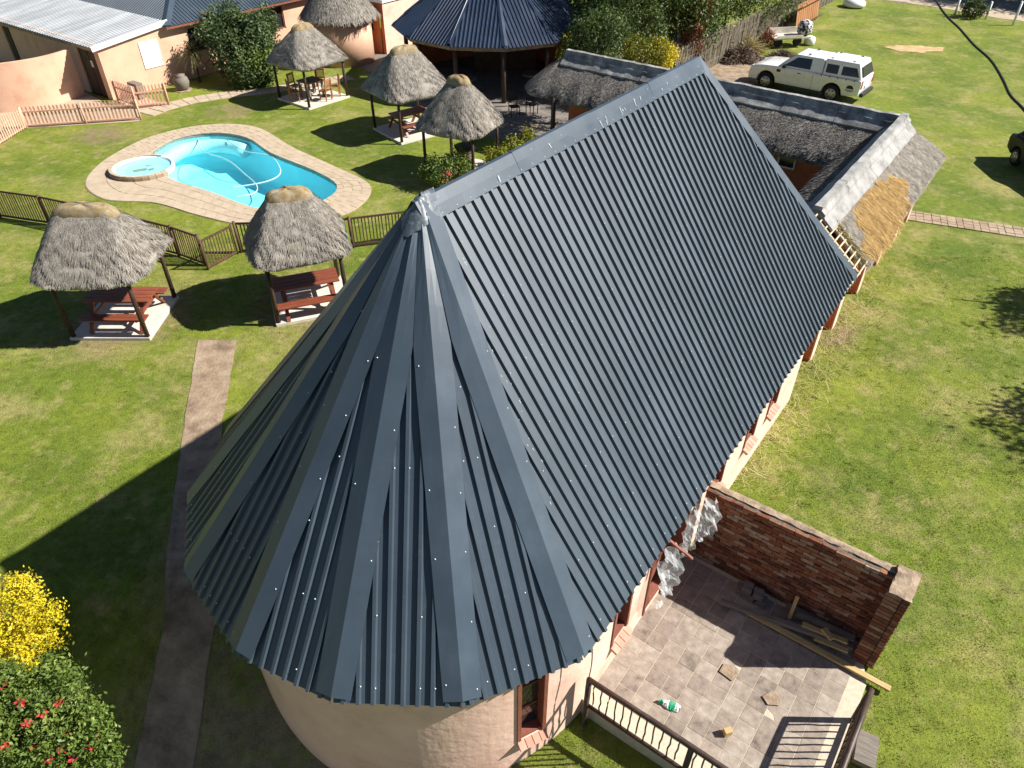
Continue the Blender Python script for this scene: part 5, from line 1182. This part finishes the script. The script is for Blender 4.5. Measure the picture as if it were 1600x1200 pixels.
for k in range(5):
    a = k*1.2566; c, s = math.cos(a), math.sin(a); c1, s1 = math.cos(a+.5), math.sin(a+.5); c0, s0 = math.cos(a-.5), math.sin(a-.5)
    fl.quad((0,0,0), (.06*c0,.06*s0,.018), (.082*c,.082*s,.006), (.06*c1,.06*s1,.018))
fme = fl.mesh('flower'); fme.materials.append(m_flower)
for (x, y, z) in ((-.75,-.3,1.35),(-.55,-.45,1.15),(-.15,-.42,1.12),(.22,-.40,1.08),(.55,-.40,1.0),(.62,-.25,1.12),(.30,-.10,1.42),(.12,-.22,1.36),(.95,-.18,.95),(.86,-.3,.86),(-.35,.25,1.55),(-.72,.1,1.55),(.66,-.45,.82),(-.9,-.2,1.5),(-.4,-.2,1.5),(.0,.0,1.52),(.45,.05,1.4),(-.95,-.45,1.2),(.4,-.52,.9)):
    mk('flower', fme, m_flower, hb, (x*1.05, y, z+.86), (jit(.4)+.35, jit(.4), jit(3)))
for lb, b_, bl, s_ in (('green shrub with small orange red flowers hidden by the steel ridge', (-2.55,25.2,0), [(0,0,.55,.6,.5,.5),(.6,.5,.5,.5,.5,.45)], 13), ('low yellow green shrub along the steel ridge near the thatched building', (-.5,26.2,0), [(0,0,.55,.5,.5,.5),(.55,.6,.6,.5,.5,.5),(1.1,1.2,.7,.45,.45,.5)], 14)):
    p_ = plant('flower_shrub', lb, 'shrub', b_, bl, 6500, .085, m_lf_bright if s_ == 13 else m_lf_yg, s_, 'shrubs behind the steel ridge', th=.04, clump=.13)
    if s_ == 13: V, var = leaf_cloud(bl, 420, .07, 34, clump=.12); V[:, :, 2] += .05; polys_np('blossom', V, m_flower, p_, var, 'stuff')
# spiky palm lily
pl = empty('palm_lily', (-15.75, 38.0, 0), 0, 'spiky palm lily with drooping leaves against the peach wall', 'plant')
MB().tube([(0,0,-.1), (.05,0,.8), (-.03,.03,1.5)], [.10,.08,.09], 8).build('trunk', m_bark, pl, smooth=True)
def spikes(n, c, L, seed, droop):
    r = np.random.default_rng(seed); V = []
    for k in range(n):
        a = r.uniform(0, 6.283); e = r.uniform(-.3, 1.3); l = L*r.uniform(.7, 1.15); d = np.array([math.cos(a)*math.cos(e), math.sin(a)*math.cos(e), math.sin(e)]); s = np.array([-math.sin(a), math.cos(a), 0])*.022
        p = np.array(c, float); q = []
        for j in range(4): q.append(p+d*l*j/3+np.array([0, 0, -droop*l*(j/3)**2]))
        for j in range(3): w0, w1 = 1-.3*j, 1-.3*(j+1); V.append([q[j]-s*w0, q[j]+s*w0, q[j+1]+s*w1, q[j+1]-s*w1])
    return np.array(V), np.repeat(r.uniform(0, 1, n), 3)
V, var = spikes(130, (-.03,.03,1.5), 1.0, 5, .45); polys_np('leaf_rosette', V, m_spike, pl, var); V, var = spikes(70, (-.02,.02,1.3), .8, 6, 1.1); polys_np('dead_skirt', V, m_deadleaf, pl, var)
pl2 = empty('palm_lily', (-15.1, 39.6, 0), 0, 'taller palm lily rising behind the big bush below the house eave', 'plant'); MB().tube([(0,0,-.1), (.03,0,1.2), (0,.02,2.6)], [.1,.08,.08], 8).build('trunk', m_bark, pl2, smooth=True); V, var = spikes(110, (0,.02,2.6), .85, 8, .4); polys_np('leaf_rosette', V, m_spike, pl2, var)
ur = empty('stone_urn', (-16.15, 36.75, 0), 0, 'round grey stone urn at the house corner behind the stepping stones', 'urn'); MB().lathe([(.20,0),(.30,.12),(.38,.38),(.33,.58),(.22,.66),(.26,.72)], seg=20).build('pot', m_greywood, ur, smooth=True); MB().lathe([(.45,-.02),(.45,.03)], seg=8).build('plinth', m_cement, ur)
for k, (x, y, s) in enumerate(((18.5,12.0,1),(20.9,16.9,2),(18.7,9.7,3))):      # garden trees right of the frame, seen by their shade
    plant('garden_tree', ['slender tree right of the lawn shading its middle', 'tree right of the lawn shading beside the brick path', 'tree right of the lawn shading its near part'][k], 'tree', (x, y, 0), [(0,0,4.6,1.5,1.0,1.2),(-1.4,.3,4.1,.9,.55,.5),(.6,-.5,5.6,1.0,.8,.8),(-.6,-.9,3.7,.9,.6,.6)], 7000, .16, m_lf_mid, 70+k, 'trees right of the lawn', th=.14, clump=.26)
for k, (x, y) in enumerate(((38.5,57.5),(42.5,54.0),(44.0,60.5),(36.0,63.5),(48.5,56.0))):
    plant('road_tree', ['tree beyond the gravel road, nearest the white posts', 'tree beyond the gravel road, at its right', 'tree beyond the gravel road, farthest back', 'tree beyond the gravel road, leftmost', 'tree beyond the gravel road, rightmost'][k], 'tree', (x, y, 0), [(0,0,4.6,3.2,3.0,2.4),(1.6,-.8,3.8,2.2,2.2,1.8),(-1.6,.6,4.0,2.2,2.2,1.8)], 6000, .34, m_lf_dark, 80+k, 'trees beyond the gravel road', th=.22, clump=.5)
plant('shrub', 'small dark round shrub between the white posts at the gravel road', 'shrub', (30.2,52.2,0), [(0,0,.5,.7,.7,.55)], 2500, .12, m_lf_dark, 90, th=.04, clump=.16)

# ------------------------------------------------------------------ reed fence, tank and things along it
rf = empty('reed_fence', NA(-15.6, 34.5), AX, 'weathered reed fence running back beside the car lawn', 'fence')
r = np.random.default_rng(5); n_ = 5200; y = r.uniform(0, 26, n_); h = r.uniform(1.25, 1.85, n_); x = r.normal(0, .035, n_); ln = r.normal(0, .07, n_); w_ = r.uniform(.008, .018, n_)
V = np.stack([np.stack([x, y-w_, 0*y], 1), np.stack([x+.004, y+w_, 0*y], 1), np.stack([x+ln*.6, y+ln+w_, h], 1), np.stack([x+ln*.6, y+ln-w_, h], 1)], 1); polys_np('reed_screen', V, m_reed, rf, r.uniform(0, 1, n_), 'stuff')
MB().box(-.06, 13, .72, .02, 26, 1.4).build('reed_backing', m_reed, rf)
for k in range(11): MB().tube([(.02, 2.6*k, -.1), (.02+jit(.03), 2.6*k, 1.7)], .045, 7).build('post', m_greywood, rf, smooth=True)
for z in (.4, 1.2): MB().beam((.05, 0, z), (.05, 26, z), .03, .04).build('rail', m_greywood, rf)
tk = empty('water_tank', (11.4, 46.4, .0), 0, 'dark green ribbed plastic water tank behind the reed fence', 'tank'); prof = [(.72, 0)]
for k in range(8): prof += [(.75, .06+.2*k), (.75, .16+.2*k), (.72, .18+.2*k)]
MB().lathe(prof+[(.60, 1.82), (.25, 2.0), (.22, 2.06)], seg=32).build('shell', m_green, tk, smooth=False); MB().lathe([(.24, 2.06), (.24, 2.10), (.05, 2.12)], seg=18).build('lid', m_green, tk)
wr = empty('board_rack', NA(-14.75, 49.3), AX, 'orange brown boarded rack leaning along the reed fence', 'rack')
for k in range(11): MB().box(.1, .1+.38*k, .75, .03, .33, 1.45+jit(.05)).build('board', m_chair, wr, rot=(0, -.12, 0))
MB().beam((.2, -.1, 1.42), (.2, 4.3, 1.42), .05, .10).build('top_rail', m_chair, wr); MB().beam((.28, -.1, .3), (.28, 4.3, .3), .04, .08).build('bottom_rail', m_fence, wr)
tr = empty('garden_trailer', (15.9, 44.9, 0), R(12), 'flat grey garden trailer standing in front of the reed fence', 'trailer')
MB().box(0, 0, .55, 2.3, 1.0, .10).build('deck', m_slab, tr, bevel=.01); MB().box(0, .52, .75, 2.3, .05, .35).build('back_board', m_slab, tr); MB().box(-.2, -.52, .64, 1.6, .04, .14).build('front_lip', m_slab, tr)
for s in (-1, 1): MB().lathe([(.16,-.07),(.25,-.07),(.25,.07),(.16,.07)], seg=18).build('wheel', m_tyre, tr, loc=(s*.6, 0, .25), rot=(math.pi/2, 0, 0))
MB().beam((-1.1, 0, .5), (-1.8, 0, .42), .06, .06).build('drawbar', m_blackp, tr)
m_speck = M('speckled_sack', [(0, (.02,.02,.022)), (.48, (.05,.05,.055)), (.52, (.55,.55,.55)), (1, (.65,.65,.65))], 9, .8, detail=1)
tag(MB().lathe([(.28,0),(.40,.15),(.42,.45),(.34,.70),(.12,.80)], seg=14).build('speckled_sack', m_speck, None, loc=(16.75, 44.95, .60), smooth=True), 'black and white speckled sack on the grey trailer', 'sack')
tag(MB().lathe([(.2,0),(.32,.12),(.30,.4),(.1,.5)], seg=12).build('white_bag', m_white, None, loc=(17.3, 45.3, .0), rot=(0.2, 0, 0), smooth=True), 'white bag beside the right end of the grey trailer', 'bag')
plant('potted_shrub', 'dark leafy cuttings heaped at the left end of the trailer', 'cuttings', (14.6,44.6,0), [(0,0,.45,.45,.4,.4)], 1500, .1, m_lf_red, 91, th=.03, clump=.14)
def heap(name, label, x, y, rx, ry, h, m, n, seed, ms, L=.4):
    o = empty(name, (x, y, 0), 0, label, 'heap'); r = np.random.default_rng(seed)
    def S(u, v): t = 2*np.pi*u; q = np.clip(v, 0, 1); w2 = 1+.15*np.sin(3*t+seed)+.1*np.sin(5*t); return np.stack([rx*(1-q)*np.cos(t)*w2, ry*(1-q)*np.sin(t)*w2, h*(1-(1-q)**2)], 1)
    surf(S, 28, 8, .05, True, seed).build('mound', m, o, smooth=True)
    u, v = r.uniform(0, 1, n), r.uniform(0, .95, n)**.7; p = S(u, v)+r.normal(0, .04, (n, 3)); d = r.normal(size=(n, 3)); d[:, 2] *= .35; d /= np.linalg.norm(d, axis=1, keepdims=True); s = np.cross(d, r.normal(size=(n, 3))); s /= np.linalg.norm(s, axis=1, keepdims=True); s *= r.uniform(.008, .02, (n, 1)); l = L*r.uniform(.3, 1.2, (n, 1)); p[:, 2] += .04
    polys_np('litter', np.stack([p-s, p+s, p+s*.5+d*l, p-s*.5+d*l], 1), ms, o, r.uniform(0, 1, n), 'stuff')
heap('rubble_heap', 'brown heap of garden rubble in front of the pickup', 12.4, 41.9, 1.15, .9, .55, m_rubble, 2600, 3, m_rubble); heap('rubble_heap', 'smaller brown heap behind the pickup bonnet', 14.6, 41.6, .9, .6, .42, m_rubble, 1500, 4, m_rubble)
heap('frond_heap', 'heap of yellow dried palm fronds by the reed fence', 13.2, 43.8, 1.0, .55, .30, m_straw, 1500, 5, m_straw, .9)
tag(MB().lathe([(.5,0),(.75,.12),(.72,.35),(.4,.52),(.1,.55)], seg=14).build('white_sack', m_white, None, loc=(23.6, 55.3, 0), smooth=True), 'large pale sack lying at the end of the reed fence', 'sack')
tag(MB().tube(spline(pts([(30.6,58.5),(29.6,55.4),(28.6,52.0),(27.9,48.9),(26.9,45.2),(26.2,41.9),(25.0,38.4),(24.0,35.8),(23.5,33.7),(22.6,31.0)], .03), 5, False), .045, 6).build('water_pipe', m_pipe, None, smooth=True), 'black water pipe winding across the far lawn', 'pipe')
for k, (x, y, h) in enumerate(((29.5,53.0,1.0),(30.9,51.7,1.0),(31.75,50.0,1.35),(33.6,57.2,1.6))):
    o = empty('white_post', (x, y, 0), 0, ['white post left of the small dark shrub', 'white post right of the small dark shrub', 'tallest sunlit white post at the gravel road', 'white post far back in the shade of the road'][k], 'post', 'white posts along the gravel road'); MB().tube([(0,0,-.1), (.02,0,h)], [.075,.07], 10).build('shaft', m_white, o, smooth=True); MB().lathe([(.075,h),(.06,h+.03),(.02,h+.05)], seg=10).build('cap', m_white, o)

# ------------------------------------------------------------------ grass
def grass():
    r = np.random.default_rng(21); out = []; var = []
    EXC = [POOL_OUT, PATH_L, COURT, PAVE_L, BED]
    EXC.append([NA(*p).to_2d()[:] for p in ((-2.45,5.25),(1.02,5.25),(1.02,8.2),(.9,9.2),(-2.45,9.2))])
    EXC.append([NA(-5.94+x, 5.9+y).to_2d()[:] for x, y in [(-3.4,9.5)]+arc[::8]+[(3.4,9.5)]])
    EXC.append([NA(*p).to_2d()[:] for p in ((-2.7,9.2),(-2.7,26.3),(-17,26.3),(-17,20),(-9,14),(-9.3,9.2))])
    for lb, c, rz, hs_, *_ in GZ: EXC.append([(c[0]+math.cos(rz+math.pi/4+k*math.pi/2)*(hs_+.09)*1.414, c[1]+math.sin(rz+math.pi/4+k*math.pi/2)*(hs_+.09)*1.414) for k in range(4)])
    EXC.append([(13.0,22.7),(13.3,23.5),(19.6,21.0),(19.4,20.2)])
    EXC.append([(-16.3,32.9),(-17.0,33.5),(-15.9,35.0),(-14.4,36.1),(-12.0,37.2),(-10.2,38.1),(-8.5,39.4),(-8.1,38.4),(-9.8,37.3),(-11.8,36.2),(-14.0,35.2),(-15.4,34.2)])
    global GRASS_EXC; GRASS_EXC = EXC
    def band(x0, x1, y0, y1, dens, h, wd):
        n = int((x1-x0)*(y1-y0)*dens); x = r.uniform(x0, x1, n); y = r.uniform(y0, y1, n)
        tx = np.abs(x)/(y*.7796+11*.626); k = tx < .74                       # only what lies near the view
        for P in EXC: k &= ~inpoly(x, y, P)
        k &= r.uniform(0, 1, n) < .45+.55*np.clip(np.sin(x*1.7+np.sin(y*1.3)*2)*np.sin(y*1.9+np.sin(x*.9)*2)+.6, 0, 1)
        for dp, kp in ((DIRT_A, .12),): k &= ~(inpoly(x, y, dp) & (r.uniform(0, 1, n) > kp))
        x, y = x[k], y[k]; n = len(x); z = zg(x, y)-.004
        a = r.uniform(0, 6.283, n); H_ = h*r.uniform(.5, 1.5, n); tl_ = r.uniform(.2, 1.2, n)*H_; a2 = r.uniform(0, 6.283, n); W_ = wd*r.uniform(.6, 1.4, n)
        p = np.stack([x, y, z], 1); s = np.stack([np.cos(a)*W_, np.sin(a)*W_, 0*x], 1); t = np.stack([np.cos(a2)*tl_, np.sin(a2)*tl_, H_], 1)
        out.append(np.stack([p-s, p+s, p+t], 1)); var.append(r.uniform(0, 1, n))
    band(-13, 13, 3.2, 12, 1400, .026, .0055); band(-18, 18, 12, 20, 800, .024, .0065); band(-24, 24, 20, 30, 160, .02, .008)
    o = polys_np('grass', np.concatenate(out), m_blade, None, np.concatenate(var)); return tag(o, 'short mown lawn grass around the buildings', 'grass', kind='stuff')
grass()
def tufts():
    r = np.random.default_rng(8); V = []; n = 520
    a = r.uniform(11, 21.5, n); q = -2.62+np.abs(r.normal(0, .45, n)); P = np.stack([q*.8048+a*.5935, -q*.5935+a*.8048, 0*a], 1)
    d = r.uniform(0, 6.283, n); L = r.uniform(.15, .5, n); s = np.stack([-np.sin(d), np.cos(d), 0*d], 1)*.006; t = np.stack([np.cos(d)*L, np.sin(d)*L, r.uniform(.04, .2, n)], 1); m = P+t*.5+np.array([0, 0, .05])
    V = np.concatenate([np.stack([P-s, P+s, m+s*.7, m-s*.7], 1), np.stack([m-s*.7, m+s*.7, P+t+s*.2, P+t-s*.2], 1)])
    o = polys_np('dry_grass', V, m_straw, None, np.tile(r.uniform(0, 1, n), 2)); tag(o, 'long dry grass stalks along the foot of the hall wall', 'grass', kind='stuff')
tufts()
def clumps():
    r = np.random.default_rng(31); K = 1300; cx = r.uniform(-17, 17, K); cy = r.uniform(3.5, 21, K); n = K*22; ci = np.repeat(np.arange(K), 22)
    x = cx[ci]+r.normal(0, .05, n); y = cy[ci]+r.normal(0, .05, n); keep = np.ones(n, bool)
    for P in GRASS_EXC: keep &= ~inpoly(x, y, P)
    x, y, ci = x[keep], y[keep], ci[keep]; n = len(x); a = r.uniform(0, 6.283, n); H_ = r.uniform(.02, .05, n); d = r.uniform(0, 6.283, n); W_ = r.uniform(.004, .009, n); p = np.stack([x, y, zg(x, y)], 1)
    s_ = np.stack([np.cos(a)*W_, np.sin(a)*W_, 0*x], 1); t = np.stack([np.cos(d)*H_*.9, np.sin(d)*H_*.9, H_], 1)
    o = polys_np('grass_clumps', np.stack([p-s_, p+s_, p+t], 1), m_blade, None, np.clip(r.uniform(.3, .75, K)[ci]+r.uniform(0, .3, n), 0, .9)); tag(o, 'coarser grass clumps and weeds dotted over the lawn', 'grass', kind='stuff')
clumps()
scn.render.resolution_x, scn.render.resolution_y = 1024, 768
